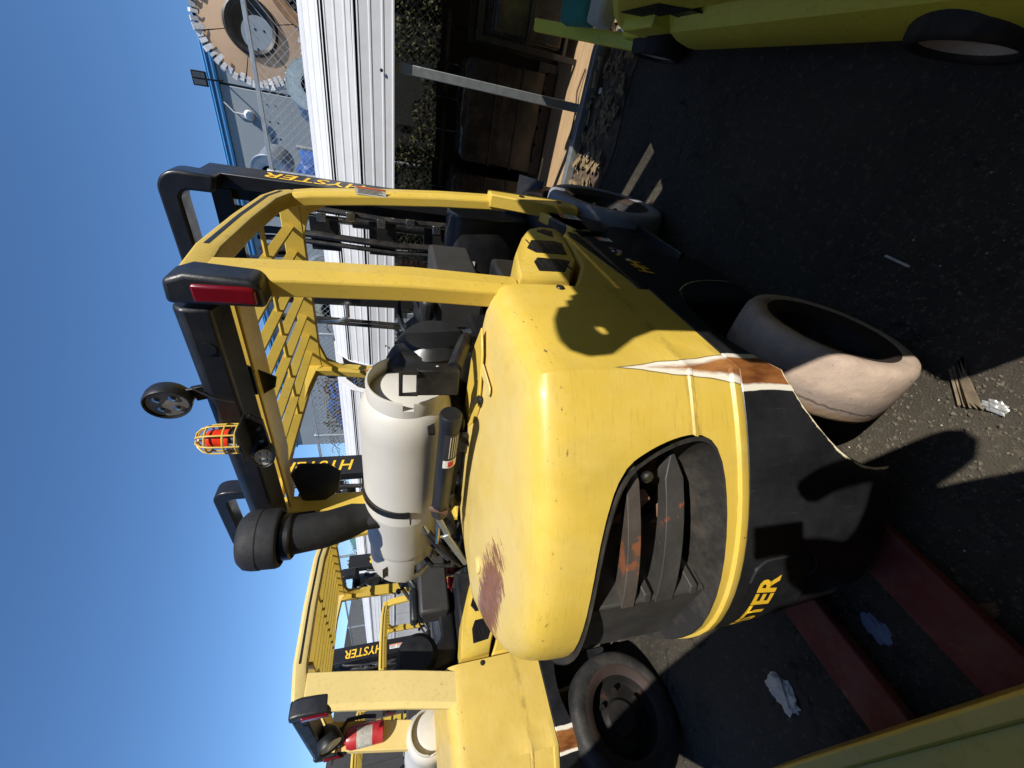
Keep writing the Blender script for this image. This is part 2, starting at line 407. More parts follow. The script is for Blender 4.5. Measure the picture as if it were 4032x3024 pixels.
def grow(poly, s, c=(0,.93)): return [(c[0]+(x-c[0])*s, c[1]+(z-c[1])*s) for x, z in poly]
def make_forklift(name, label, full=True):
    root = thing(name, (-1, 1.4, 0), label, 'forklift', 'yellow forklifts parked side by side')
    P = lambda nm, g, m, bev=0, ang=35, par=None, seg=2: obj(nm, g, m, par or root, bev, ang, None if par else L, seg)
    # --- counterweight
    lv = [(.694,.004),(.690,0),(.60,.0),(.45,.004),(.30,.012),(.20,.018),(.14,.026),(.12,.034)]
    g = G(); g.loft([[Vector((p.x, p.y, z)) for p in plan(d, 1.05)] for z, d in lv])
    cw = P('counterweight', g, M_BLK)
    cyl = lambda x0, x1, r, n=40: G().lathe([(0, x0), (r, x0), (r, x1), (0, x1)], (0, .83, .22), (1, 0, 0), n)
    cut(cw, [cyl(.24, .9, .405), cyl(-.9, -.24, .405), G().prism(grow(rrect(-.20, .20, .43, .652, .05), 1, (0, .5)), XZ, -.2, .262+.02)] )
    bd = G()                                                        # recessed badge plate follows the curved tail
    nx = 20; rows = 8; rings = []
    for j in range(rows+1):
        z = .437+.208*j/rows; hw = .192-(.03 if j in (0, rows) else 0)
        rings.append([Vector((-hw+2*hw*i/nx, f0(-hw+2*hw*i/nx)+.004, z)) for i in range(nx+1)])
    bd.loft(rings, caps=False, ring_closed=False)
    b = P('badge', bd, M_PLA)
    br_ = rrect(-.205, .205, .432, .652, .05, 5)
    obj('badge_rim', G().tube([(x, f0(x)+.0005, z) for x, z in br_], .0035, 6, True), mat('glossy black rim', '2b2c2e', .18), b)
    text('lettering', 'HYSTER', .090, M_LET, b, (0,0,0), (1,0,0), (0,0,1), shear=.16, off=.032, sx=.98,
         bend=lambda u, v: (u-.004, f0(u-.004)+.0015, .578+v))
    # --- yellow upper casting with the radiator opening
    lv = [(.698,-.004),(.704,-.007),(.722,-.007),(.728,0),(.83,.004),(.834,.0005),(.842,.0005),(.846,.005),(.95,.008),(1.06,.011),(1.14,.015),(1.168,.019),(1.188,.025),(1.205,.036),(1.217,.053),(1.225,.076),(1.230,.11),(1.233,.15)]
    rings = []
    for z, d in lv:
        r_ = plan(d, 1.04); q_ = plan(max(0, .004*(z-.69)/.15) if z < .9 else d, 1.04)
        rings.append([Vector((*(q if q.y > .635 else p).xy, z)) for p, q in zip(r_, q_)])
    last = rings[-1]; ce = Vector((0, .86, 0))
    for t, z in ((.25, 1.238), (.5, 1.243), (.75, 1.248), (.97, 1.25)):
        rings.append([Vector((p.x+(ce.x-p.x)*t, p.y+((1.03 if abs(p.y-1.04) < .01 else ce.y)-p.y)*t, z)) for p in last])
    hood = P('engine_hood', G().loft(rings), M_YHOOD)
    cut(hood, [G().prism(OPEN, XZ, 0, .62)])
    cav = G(); n = len(OPEN)                                        # black moulded duct lining the opening
    def on(poly, off): return [Vector((x, f0(x)+off, z)) for x, z in poly]
    rg = [on(grow(OPEN, 1.004), -.003), on(grow(OPEN, .985), -.001), on(grow(OPEN, .975), .01)]
    inner = grow(OPEN, .80, (0, .945)); rg += [[Vector((x, f0(x)*.35+.36, z)) for x, z in inner]]
    cav.loft(rg, caps=False); cav.add([Vector((x, .56, z)) for x, z in grow(OPEN, 1.05)], [tuple(range(n))])
    duct = P('air_duct', cav, mat('sooty black duct lining', '1f1d1b', .65, var=.25, scale=6, bump=.25, bscale=60, dust=.14))
    # bent horizontal bars, mullion, fan behind
    for z0, z1, hh, mt in ((.998, .988, .034, M_GRILLR), (.885, .890, .050, M_GRILL)):
        for s in (1, -1):
            q = []; k = 8
            for i in range(k+1):
                t = i/k; x = (.41-.29*t)*s; zz = z0+(z1-z0)*t
                y = f0(x)+.018+.02*(1-t)**3; tp = 1 if t > .12 else .25+t*6.2
                q.append([Vector((x, y, zz-hh/2*tp)), Vector((x, y+.055, zz-hh/2*tp-.01)), Vector((x, y+.055, zz+hh/2*tp-.01)), Vector((x, y, zz+hh/2*tp))])
            P('grille_bar', G().loft(q), mt, .002)
    mu = G(); mu.hexa([(-.13,.285,.768),(.13,.285,.768),(.13,.50,.768),(-.13,.50,.768),(-.13,.285,1.085),(.13,.285,1.085),(.13,.50,1.085),(-.13,.50,1.085)])
    P('grille_mullion', mu, M_GRILL, .006)
    for z0, z1 in ((.80,.86),(.93,.99)):
        P('mullion_rib', G().hexa([(.128,.280,z0),(.150,.290,z0),(.150,.42,z0),(.128,.42,z0),(.128,.280,z0+.02),(.150,.290,z0+.02),(.150,.42,z0+.02),(.128,.42,z0+.02)]), M_GRILL, .003)
    for i in range(5):
        a = i*1.257+.4; c_, s_ = math.cos(a), math.sin(a); d = Vector((c_, 0, s_)); e = Vector((-s_, 0, c_)); o = Vector((.0, .545, .93))
        P('fan_blade', G().add([o+d*.05-e*.03, o+d*.30-e*.07+Vector((0,.0,0)), o+d*.30+e*.07+Vector((0,-.05,0)), o+d*.05+e*.03+Vector((0,-.03,0))], [(0,1,2,3)]), M_BROWN)
    for x0, x1, z0, z1, yy in ((.17,.30,.915,.972,.46),(.17,.27,.815,.858,.45),(.17,.34,1.012,1.05,.47)):
        P('core_panel', G().hexa([(x0,yy,z0),(x1,yy-.02,z0),(x1,yy+.01,z0),(x0,yy+.02,z0),(x0,yy,z1),(x1,yy-.02,z1),(x1,yy+.01,z1),(x0,yy+.02,z1)]), M_BROWN, .003)
    P('bolt', G().lathe([(0,0),(.014,0),(.014,.008),(.008,.012),(0,.012)], (.385,.445,.965), (.35,-.9,0), 8), M_CHR)
    # --- wheels
    def wheel(nm, x, y, r, wd, mt, rimr, steer=0, lean=0, rimm=M_RIM, tread=0):
        t_ = G(); h = wd/2; k = r*.16
        t_.lathe([(rimr,-h*.86),(rimr+.012,-h*.97),(r-.030,-h),(r-.012,-h*.93),(r-.003,-h*.76),(r,-h*.3),(r,h*.3),(r-.003,h*.76),(r-.012,h*.93),(r-.030,h),(rimr+.012,h*.97),(rimr,h*.86)], (0,0,0), (1,0,0), 64, closed_prof=True)
        wl = bpy.data.objects.new(nm, bpy.data.meshes.new(nm)); link(wl, root)
        wl.location = Vector((x, y-1.4, r)); wl.rotation_euler = (0, lean, steer)
        rm = G(); rm.lathe([(0,.28*h),(rimr*.35,.28*h),(rimr*.42,.1*h),(rimr*.8,-.1*h),(rimr*.86,.7*h),(rimr+.003,.84*h),(rimr+.003,-.84*h),(rimr*.8,-.6*h),(0,-.6*h)], (0,0,0), (1,0,0), 40)
        ringg = G().lathe([(rimr*.84,.72*h),(rimr*.98,.95*h),(rimr*1.06,.97*h),(rimr*1.02,.7*h)], (0,0,0), (1,0,0), 40, closed_prof=True)
        wl.data = rm.mesh(nm); wl.data.materials.append(rimm); smooth(wl.data, 30)
        ty = obj('tyre', t_, mt, wl, 0, 50)
        obj('rim_flange', ringg, M_RIMRUST, wl)
        for i in range(6):
            a = i*math.pi/3; obj('wheel_nut', G().lathe([(0,.30*h),(.012,.30*h),(.012,.45*h),(0,.45*h)], (0, rimr*.55*math.cos(a), rimr*.55*math.sin(a)), (1,0,0), 6), M_DRK, wl)
        return wl
    wheel('rear_wheel', .525, .755, .24, .19, M_TYRE, .172, rad(0), 0)
    wheel('rear_wheel', -.525, .755, .24, .19, M_TYRE, .172, rad(180))
    wheel('front_wheel', .515, 2.19, .335, .20, M_TYRED, .235, 0, 0)
    wheel('front_wheel', -.475, 2.19, .325, .20, M_TYRED, .19, rad(180))
    # --- chassis
    for s in (1, -1):
        X = (lambda a: (a*s))
        poly = [(1.052,.16),(1.45,.16),(1.58,.30),(1.88,.30),(1.86,.46),(1.70,.54),(1.63,.70),(1.052,.70)]
        ch = P('chassis_side', G().prism(poly, lambda u, v, w_: (w_*s, u, v), .30, .552), M_BLK, .012)
        st = P('step', G().hexa([(.30*s,1.45,.275),(.58*s,1.45,.275),(.58*s,1.93,.275),(.30*s,1.93,.275),(.30*s,1.45,.297),(.58*s,1.45,.297),(.58*s,1.93,.297),(.30*s,1.93,.297)]), M_DRK, .004)
        for i in range(9):
            for j in range(5):
                obj('tread_stud', G().lathe([(0,.004),(.010,0),(.012,-.002)], ((.36+.045*j)*s, 1.50+.05*i, .297), (0,0,1), 6), M_DRK, st) if i % 2 == j % 2 else None
        ar = [(2.19+.362*math.cos(rad(a)), .335+.362*math.sin(rad(a))) for a in range(10, 156, 8)]
        fp = ar+[(1.80,.53),(1.68,.57),(1.655,.72),(1.80,.79),(2.30,.79),(2.58,.60)]
        P('fender', G().prism(fp, lambda u, v, w_: (w_*s, u, v), .36, .566), M_PLA, .012)
        P('fender_flap', G().hexa([(.38*s,2.50,.62),(.60*s,2.50,.62),(.60*s,2.62,.74),(.38*s,2.62,.74),(.38*s,2.50,.628),(.60*s,2.50,.628),(.60*s,2.62,.748),(.38*s,2.62,.748)]), M_PLA)
        # yellow side cowl: lower panel with slanting vent, upper bulged louvre cover
        cp = [(1.05,.712),(1.655,.712),(1.66,.765),(1.60,.80),(1.40,.83),(1.24,.86),(1.10,.93),(1.05,.96)]
        co_ = P('side_cowl', G().prism(cp, lambda u, v, w_: (w_*s, u, v), .40, .560), M_Y, .012)
        obj('vent_mesh', G().prism([(1.14,.722),(1.20,.72),(1.60,.735),(1.615,.775),(1.56,.785)], lambda u, v, w_: (w_*s, u, v), .550, .5635), M_MESH, co_)
        up_ = [(1.05,.975),(1.12,.945),(1.25,.875),(1.42,.845),(1.58,.815),(1.64,.83),(1.64,.90),(1.58,.97),(1.46,1.03),(1.28,1.10),(1.12,1.13),(1.05,1.14)]
        rings = []
        for x, k in ((.36,1.0),(.50,1.0),(.545,.99),(.562,.965),(.568,.93)):
            rings.append([Vector((x*s, 1.34+(u-1.34)*k, .98+(v-.98)*k)) for u, v in up_])
        lc = P('louvre_cover', G().loft(rings), M_Y, 0, 50)
        for pl in ([(1.49,.885),(1.58,.86),(1.60,.90),(1.55,.945)], [(1.30,.895),(1.43,.87),(1.45,.90),(1.43,1.00),(1.33,1.045),(1.29,1.02)], [(1.13,.965),(1.24,.905),(1.25,.93),(1.245,1.03),(1.20,1.055),(1.12,1.06)]):
            obj('vent_mesh', G().prism(pl, lambda u, v, w_: (w_*s, u, v), .555, .5695), M_MESH, lc, .004)
            gr = G()
            y0 = min(p[0] for p in pl)+.022; y1 = max(p[0] for p in pl)-.022; z0 = min(p[1] for p in pl); z1 = max(p[1] for p in pl)
            for i in range(5):
                t = (i+.5)/5; gr.bar((.5705*s, y0+.012, z0+.015+(z1-z0-.03)*t), (.5705*s, y1-.012, z0+.02+(z1-z0-.03)*t+.004), .003, .004)
            m_ = obj('vent_grid', gr, M_DRK, lc); m_['kind'] = 'stuff'
        P('cowl_seam_bolt', G().lathe([(0,.006),(.012,.004),(.014,0)], (.562*s, 1.02, 1.02) if s > 0 else (-.562, 1.02, 1.02), (s,0,0), 10), M_DRK)
        # overhead guard posts
        pth = [(.463,1.97,1.925),(.475,1.985,1.85),(.505,1.995,1.6),(.535,2.0,1.3),(.557,2.005,1.0),(.570,2.0,.80)]
        rings = [[Vector(((x+a)*s, y+b, z)) for a, b in ((-.028,-.04),(.012,-.04),(.028,-.022),(.028,.04),(-.028,.04))] for x, y, z in pth]
        P('front_pillar', G().loft(rings), M_Y, .005)
        bp = [(1.955,1.06),(2.05,1.06),(2.06,.66),(1.98,.60),(1.90,.62),(1.905,.82)]
        fb = P('pillar_bracket', G().prism(bp, lambda u, v, w_: (w_*s, u, v), .540, .600), M_Y, .006)
        for yy, zz in ((1.985,.90),(1.985,.70)):
            obj('bolt', G().lathe([(0,.004),(.014,.004),(.014,0)], (.601*s, yy, zz), (s,0,0), 10), M_DRK, fb)
        gp = [(1.90,.82),(1.90,.62),(1.67,.64),(1.66,.735),(1.78,.76),(1.85,.80)]
        P('gusset', G().prism(gp, lambda u, v, w_: (w_*s, u, v), .52, .566), M_Y, .006)
        rp = [(.512,1.062,1.14),(.515,1.066,1.45),(.508,1.062,1.75),(.500,1.056,1.94)]
        rings = [[Vector(((x+a)*s, y+b, z)) for a, b in ((-.036,-.034),(.012,-.040),(.034,-.014),(.036,.045),(-.036,.045))] for x, y, z in rp]
        P('rear_pillar', G().loft(rings), M_Y, .004)
        rr_ = [(.505,1.03,1.965),(.500,1.2,1.985),(.490,1.5,1.985),(.478,1.80,1.975),(.466,1.94,1.955),(.463,1.99,1.915)]
        rings = [[Vector(((x+a)*s, y, z+b)) for a, b in ((-.03,-.035),(.024,-.035),(.03,-.02),(.03,.022),(.012,.035),(-.03,.035))] for x, y, z in rr_]
        rl = P('roof_rail', G().loft(rings), M_Y, .004)
        obj('rail_groove', G().loft([[Vector(((x+a)*s, y, z+b)) for a, b in ((.0285,-.006),(.0312,-.006),(.0312,.006),(.0285,.006))] for x, y, z in rr_[1:-1]]), M_DRK, rl)
        # tail light at the end of the rear beam
        th = [(.40,1.80),(.455,1.775),(.535,1.79),(.555,1.83),(.565,1.96),(.53,2.015),(.44,2.02),(.40,1.99)]
        tl = P('tail_light', G().prism([(.470,1.80),(.522,1.803),(.540,1.82),(.548,1.955),(.530,2.0),(.470,2.005)], lambda u, v, w_: (u*s, w_, v), .962, 1.045), M_PLA, .014, seg=3)
        obj('lens', G().prism([(.482,1.815),(.520,1.815),(.526,1.83),(.526,1.945),(.482,1.945)], lambda u, v, w_: (u*s, w_, v), .953, .985), M_RED, tl, .006)
    P('roof_plate', G().prism([(-.50,1.05),(.44,1.05),(.44,1.12),(.40,1.19),(.33,1.225),(-.30,1.225),(-.34,1.17),(-.50,1.17)], lambda u, v, w_: (u, v, w_+(v-1.05)*.12), 1.893, 1.903), M_Y, .003)
    P('roof_crossplate', G().box(-.50,.47,1.205,1.222,1.93,1.985), M_Y, .003)
    for i in range(8):
        x = -.455+.114*i
        P('roof_slat', G().hexa([(x-.008,1.222,1.945),(x+.002,1.222,1.945),(x-.002,1.972,1.935),(x-.012,1.972,1.935),(x+.004,1.222,1.978),(x+.014,1.222,1.978),(x+.010,1.972,1.968),(x+.0,1.972,1.968)]), M_Y, .001)
    P('cross_rod', G().tube([(-.49,1.59,1.958),(.46,1.59,1.958)], .009), M_Y)
    P('front_beam', G().hexa([(-.46,1.972,1.90),(.46,1.972,1.90),(.46,2.01,1.90),(-.46,2.01,1.90),(-.46,1.972,1.985),(.46,1.972,1.985),(.46,2.01,1.985),(-.46,2.01,1.985)]), M_Y, .004)
    for s in (1, -1):
        P('corner_gusset', G().prism([(.46,1.90),(.30,1.90),(.40,1.87),(.455,1.78),(.46,1.70)], lambda u, v, w_: (u*s, w_, v), 1.974, 2.006), M_Y, .003)
    rb = P('rear_beam', G().prism([(.97,1.925),(1.045,1.905),(1.05,1.99),(1.03,2.012),(.985,2.008),(.965,1.985)], lambda u, v, w_: (w_, u, v), -.50, .456), M_PLA, .008)
    obj('hole', G().lathe([(0,.001),(.019,.001),(.019,-.01)], (.345,.966,1.955), (0,-1,.0), 14), M_MESH, rb)
    sticker(fb.parent, (.536,1.958,1.60), (0,0,-1), (1,0,0), .13, .034, M_STO, 4, loc=L)
    # --- cab: floor, seat, steering, dash
    P('floor_plate', G().box(-.50,.50,1.56,2.25,.60,.625), M_DRK, .004)
    P('seat_base', G().box(-.42,.42,1.05,1.62,.80,1.10), M_PLA, .02)
    sg = [(1.12,1.10),(1.60,1.10),(1.66,1.16),(1.62,1.22),(1.30,1.20),(1.24,1.25),(1.21,1.45),(1.17,1.53),(1.10,1.52),(1.08,1.40)]
    rings = []
    for x, k in ((-.24,.9),(-.20,1),(-.06,1),(.06,1),(.20,1),(.24,.9)):
        rings.append([Vector((x, 1.34+(u-1.34)*k, 1.28+(v-1.28)*k)) for u, v in sg])
    P('seat', G().loft(rings), M_SEAT, .02, 60, seg=3)
    P('seat_side', G().lathe([(0,.0),(.10,.0),(.13,.03),(.10,.06),(0,.06)], (.20,1.22,1.36), (1,0,.1), 24), M_SEAT)
    P('side_console', G().box(.16,.34,1.42,1.95,1.14,1.34), M_GREY, .02)
    P('armrest', G().box(.20,.30,1.40,1.62,1.345,1.40), M_PLA, .02)
    P('steering_column', G().bar((0.02,1.98,1.05),(.02,1.78,1.38),.13,.10), M_PLA, .02)
    ax = Vector((0,-.55,.83)).normalized(); c0 = Vector((.04,1.74,1.40)); u = ax.orthogonal().normalized(); v = ax.cross(u)
    sw = P('steering_wheel', G().tube([c0+u*.15*math.cos(t*math.pi/14)+v*.15*math.sin(t*math.pi/14) for t in range(28)], .014, 8, True), M_PLA)
    sp = G()
    for a in (90, 210, 330):
        sp.bar(c0-ax*.03, c0+u*.148*math.cos(rad(a))+v*.148*math.sin(rad(a)), .035, .012, ax)
    obj('spoke', sp, M_PLA, sw, .003); obj('hub', G().lathe([(0,.02),(.045,.012),(.05,-.02),(.05,-.06)], c0-ax*.03, ax, 20), M_PLA, sw)
    k0 = c0-u*.15*.2+v*.148; obj('knob', G().lathe([(0,.055),(.014,.052),(.022,.04),(.02,.025),(.008,.018),(.008,0),(0,0)], k0, ax, 14), M_PLA, sw)
    P('dashboard', G().prism([(2.02,.98),(2.10,.80),(2.26,.80),(2.26,1.22),(2.14,1.24),(2.04,1.20),(2.02,1.17)], lambda a, b_, w_: (w_, a, b_), -.46, .46), M_PLA, .018, seg=3)
    P('display', G().hexa([(-.16,1.99,1.24),(.16,1.99,1.24),(.16,2.1,1.24),(-.16,2.1,1.24),(-.16,1.94,1.36),(.16,1.94,1.36),(.16,2.02,1.40),(-.16,2.02,1.40)]), M_PLA, .015)
    sticker(root, (.20,2.016,1.12), (1,0,0), (0,0,1), .085, .075, M_STY, 5, loc=L)
    sticker(root, (.20,2.03,1.0), (1,0,0), (0,.15,1), .20, .03, None, 2, loc=L)
    P('gauge', G().lathe([(0,.0),(.03,0),(.036,.004),(.036,.02),(.03,.024),(.028,.02),(0,.02)], (.16,2.30,1.19), (.2,-1,.15), 20), M_CHR)
    P('pedal_housing', G().lathe([(0,.12),(.05,.12),(.08,.09),(.085,0),(0,0)], (.44,2.30,.80), (0,-.8,.6), 18), M_PLA)
    P('lever', G().tube([(.22,2.0,1.1),(.24,1.95,1.25),(.25,1.92,1.36)], .008), M_DRK)
    # --- mast
    for s in (1, -1):
        cs = [(.30,2.60),(.375,2.60),(.375,2.80),(.30,2.80),(.30,2.775),(.355,2.775),(.355,2.625),(.30,2.625)]
        r_ = P('mast_rail', G().prism(cs, lambda u, v, w_: (u*s, v, w_), .10, 2.50), M_MAST, .004)
        cs2 = [(.235,2.645),(.296,2.645),(.296,2.665),(.262,2.665),(.262,2.735),(.296,2.735),(.296,2.755),(.235,2.755)]
        P('inner_rail', G().prism(cs2, lambda u, v, w_: (u*s, v, w_), .14, 2.44), M_MAST, .003)
        P('lift_cylinder', G().tube([(.18*s,2.66,.3),(.18*s,2.66,1.75)], .036, 14), M_DRK)
        P('piston_rod', G().tube([(.18*s,2.66,1.752),(.18*s,2.66,2.42)], .022, 12), M_CHR)
        if s > 0:
            text('lettering', 'HYSTER', .155, M_LET, r_, (.3762,2.70,1.93), (0,0,1), (0,-1,0), ext=.0012, shear=.18, off=.012)
            for zz in (1.52, 1.42): sticker(r_, (.3765,2.69,zz), (0,0,-1), (0,1,0), .10, .06, M_STO, 4)
        P('tilt_cylinder', G().tube([(.26*s,2.12,.66),(.26*s,2.60,.74)], .04, 12), M_DRK)
    arcp = [(.36,2.47),(.385,2.54),(.375,2.60),(.33,2.635),(.24,2.645)]
    ro = [(.39-.11+.11*math.cos(rad(a)), 2.535+.11*math.sin(rad(a))) for a in range(0, 91, 11)]
    ri = [(.30-.055+.055*math.cos(rad(a)), 2.50+.055*math.sin(rad(a))) for a in range(0, 91, 18)]
    outer = [(.385,2.38)]+ro+[(-u, v) for u, v in reversed(ro)]+[(-.385,2.38)]
    inn = [(-.30,2.40)]+[(-u, v) for u, v in ri]+list(reversed(ri))+[(.30,2.40)]
    P('mast_crossmember', G().prism(outer+inn, XZ, 2.47, 2.60), M_MAST, .014, seg=3)
    P('crossmember_plate', G().box(-.30,.30,2.602,2.66,2.36,2.46), M_MAST, .006)
    for zz in (.35, 1.0): P('mast_brace', G().box(-.30,.30,2.80,2.83,zz,zz+.14), M_MAST, .006)
    for s in (1, -1):
        pul = P('pulley', G().lathe([(0,-.02),(.11,-.022),(.12,-.015),(.10,0),(.12,.015),(.11,.022),(0,.02)], (.0-.13*(s < 0),2.60-.04*s,2.25-.1*s), (1,.15,.1), 28), M_DRK)
    for x, r2 in ((.10,.022),(.055,.016),(.25,.018),(-.47,.013),(-.50,.013)):
        P('hose', G().tube([(x,2.56,.55),(x+.01,2.55,1.0),(x-.006,2.55,1.5),(x+.012,2.56,1.95),(x,2.60,2.2),(x-.02,2.64,2.28)], r2, 8), M_RUB)
    for i, zz in enumerate((1.05,1.22,1.38,1.55,1.72,1.88)):
        P('hose_clamp', G().box(.225-.02*(i % 2),.275-.02*(i % 2),2.515,2.54,zz,zz+.05), M_CHR, .003)
        if i % 2: P('clamp_bracket', G().box(.02,.22,2.562,2.58,zz-.06,zz+.10), M_DRK, .003)
    P('steel_pipe', G().tube([(-.46,2.5,2.02),(-.44,2.5,1.86),(-.40,2.5,1.80),(-.30,2.5,1.80)], .012, 8), M_CHR)
    for x in (-.03, -.10):
        ch = G()
        for i in range(16): ch.box(x-.026, x+.026, 2.585-.004*(i % 2), 2.60, .95+.032*i, .95+.032*i+.024)
        P('lift_chain', ch, M_BRN2, .003)
    # carriage and forks hidden in front
    for zz in (.18,.55): P('carriage_bar', G().box(-.50,.50,2.84,2.90,zz,zz+.12), M_DRK, .006)
    for s in (1, -1):
        P('fork', G().add([(.2*s-.05,2.91,.06),(.2*s+.05,2.91,.06),(.2*s+.05,2.95,.06),(.2*s-.05,2.95,.06),(.2*s-.05,2.91,.66),(.2*s+.05,2.91,.66),(.2*s+.05,2.95,.66),(.2*s-.05,2.95,.66)], [(0,3,2,1),(4,5,6,7),(0,1,5,4),(1,2,6,5),(2,3,7,6),(3,0,4,7)]), M_DRK, .006)
    return root
fork = make_forklift('forklift', 'nearest yellow forklift seen from behind, with scraped black counterweight and grey gas tank')
CL = L
def part(par, nm, g, m, bev=0, ang=35, seg=2): return obj(nm, g, m, par, bev, ang, L, seg)
# ------------------------------------------------------------------ the other forklifts of the row: copies made before the nearest one gets its own fittings
fork2 = copy_tree(fork); fork2.location = (-3.14, 1.07, 0)
fork2['label'] = 'second yellow forklift, left of the nearest one, fire extinguisher hung on its rear pillar'
for ch in fork2.children:
    if ch.name.startswith('engine_hood'):
        ch.data = ch.data.copy(); ch.data.materials[0] = M_YH2
    if ch.name.startswith(('rear_pillar', 'roof_rail')):
        ch.data = ch.data.copy(); ch.data.materials[0] = M_YPALE
        if ch.name.startswith('rear_pillar'):
            for v in ch.data.vertices:
                k = max(0, (1.94-v.co.z)/.8); v.co.y -= .15*k; v.co.y += (.05 if v.co.y > 1.06-.15*k else -.03)
    if ch.name.startswith('rear_wheel') and ch.location.x > 0:
        ch.location.y -= .12; ch.location.z = .30; ch.scale = (1.1, 1.25, 1.25)
        for q in ch.children:
            if q.name.startswith('tyre'): q.data = q.data.copy(); q.data.materials[0] = M_TYREB
for ch in fork2.children:
    if ch.name.startswith(('mast_rail', 'mast_crossmember', 'crossmember_plate', 'inner_rail', 'piston_rod')): ch.location.z += .17
fork3 = copy_tree(fork); fork3.location = (-5.35, 1.62, 0); fork3.scale = (.84, .84, .82)
fork3['label'] = 'smaller yellow forklift seen through the second one, red case on its seat'
fork4 = copy_tree(fork); fork4.location = (-7.4, 1.05, 0)
fork4['label'] = 'farthest yellow forklift at the left end of the row, white 60 on its hood'
text('lettering', '60', .20, M_WHT, fork4, (.56, -.22, .84), (0,1,0), (0,0,1), ext=.02, off=.02)

# ------------------------------------------------------------------ fittings of the nearest forklift
ac = G(); o = (-.37, .86, 0)
ac.lathe([(0,2.006),(.05,2.004),(.078,1.996),(.094,1.98),(.099,1.96),(.1005,1.935),(.0985,1.933),(.100,1.888),(.097,1.878),(.086,1.875),(.086,1.90),(0,1.90)], o, (0,0,1), 40)
M_MATTE = mat('matte black intake plastic', '17191e', .72, var=.1, scale=9, bump=.2, bscale=120, dust=.06)
a1 = part(fork, 'air_cleaner_cap', ac, M_MATTE, .003)
bd = G(); bd.loft([[Vector((o[0]+dx, o[1]+dy, z)) for dx, dy in [(r*math.cos(t*math.pi/10)+sx, ry*math.sin(t*math.pi/10)+sy) for t in range(20)]] for z, r, ry, sx, sy in
    ((1.895,.074,.074,0,0),(1.86,.070,.070,0,0),(1.83,.066,.066,0,0.005),(1.74,.066,.064,-.01,.02),(1.66,.055,.07,-.035,.06),(1.60,.035,.055,-.06,.09),(1.40,.03,.05,-.07,.10))])
part(fork, 'air_cleaner_body', bd, M_MATTE, .004)
obj('clamp_band', G().lathe([(.074,1.872),(.0775,1.868),(.0775,1.845),(.072,1.84)], o, (0,0,1), 32), M_DRK, a1)
part(fork, 'shade_plate', G().prism([(-.46,1.86),(-.30,1.88),(-.24,1.84),(-.25,1.74),(-.30,1.70),(-.42,1.72),(-.50,1.80)], lambda u, v, w_: (u, w_, v), 1.075, 1.082), M_PLA, .003)
# round work light on a stalk
def work_light(c, d, r, oval, lensm, stalk):
    c = Vector(c); d = Vector(d).normalized()
    h = G().lathe([(0,-.05),(r*.5,-.048),(r*.52,-.042),(r*.70,-.042),(r*.72,-.034),(r*.86,-.034),(r*.88,-.026),(r*1.0,-.026),(r*1.06,-.016),(r*1.06,.008),(r,.014),(r*.94,.012),(r*.94,.004),(0,.004)], (0,0,0), (0,0,1), 28)
    q = Vector((0,0,1)).rotation_difference(d).to_matrix().to_4x4()
    M_ = Matrix.Translation(c) @ q @ Matrix.Diagonal((1, oval, 1, 1))
    h.v = [tuple(M_ @ Vector(p)) for p in h.v]
    o_ = part(fork, 'work_light', h, M_PLA)
    l = G().lathe([(0,.0075),(r*.9,.0065),(r*.93,.003)], (0,0,0), (0,0,1), 24); l.v = [tuple(M_ @ Vector(p)) for p in l.v]
    obj('lens', l, lensm, o_)
    for ox, oy in ((-.35,-.35),(.35,-.35),(-.35,.35),(.35,.35)):
        e = G().lathe([(0,.010),(r*.16,.009),(r*.2,.0078)], (ox*r, oy*r, 0), (0,0,1), 10); e.v = [tuple(M_ @ Vector(p)) for p in e.v]
        obj('led_reflector', e, M_CHR, o_)
    s = G(); s.bar(stalk[0], stalk[1], .035, .012, (0,1,0)); s.bar(stalk[1], stalk[2], .045, .014, (0,1,0))
    obj('stalk', s, M_DRK, o_, .002)
work_light((.178,.955,2.082), (-.06,-1,-.12), .050, 1.0, M_LENS, ((.178,.985,2.065),(.178,.99,2.035),(.185,1.0,1.985)))
work_light((-.040,.945,1.892), (.15,-1,-.15), .036, .8, M_LENSW, ((-.04,.965,1.892),(-.02,.975,1.90),(.0,1.0,1.91)))
# beacon in a wire cage on its bracket
br = part(fork, 'beacon_bracket', G().prism([(-.035,1.930),(.09,1.922),(.125,1.905),(.10,1.875),(.0,1.872),(-.05,1.90)], lambda u, v, w_: (u, w_, v), .955, .966).box(-.01,.12,.885,.966,1.917,1.924), M_DRK, .002)
for x, z in ((.02,1.89),(.07,1.89)): obj('bolt', G().lathe([(0,.006),(.006,.006),(.006,0)], (x,.955,z), (0,-1,0), 8), M_CHR, br)
bc = (.062,.925,-.024)
bl = part(fork, 'beacon', G().lathe([(0,1.950),(.031,1.950),(.031,1.975),(.029,1.978)], bc, (0,0,1), 24), M_PLA)
obj('lens', G().lathe([(.029,1.977),(.0295,1.985),(.028,1.99),(.029,1.995),(.028,2.004),(.029,2.008),(.0275,2.022),(.026,2.030),(.018,2.036),(0,2.038)], bc, (0,0,1), 28), M_ORG, bl)
sticker(bl, (.062,.893,1.939), (1,0,0), (0,0,1), .026, .02, None, 2, loc=None)
cg = part(fork, 'beacon_cage', G().tube([Vector((bc[0]+.043*math.cos(t*.3927), bc[1]+.043*math.sin(t*.3927), 1.985+bc[2])) for t in range(16)], .0028, 6, True), M_Y)
for zz in (1.955, 2.03): obj('cage_ring', G().tube([Vector((bc[0]+(.043 if zz < 2 else .038)*math.cos(t*.3927), bc[1]+(.043 if zz < 2 else .038)*math.sin(t*.3927), zz+bc[2])) for t in range(16)], .0028, 6, True), M_Y, cg)
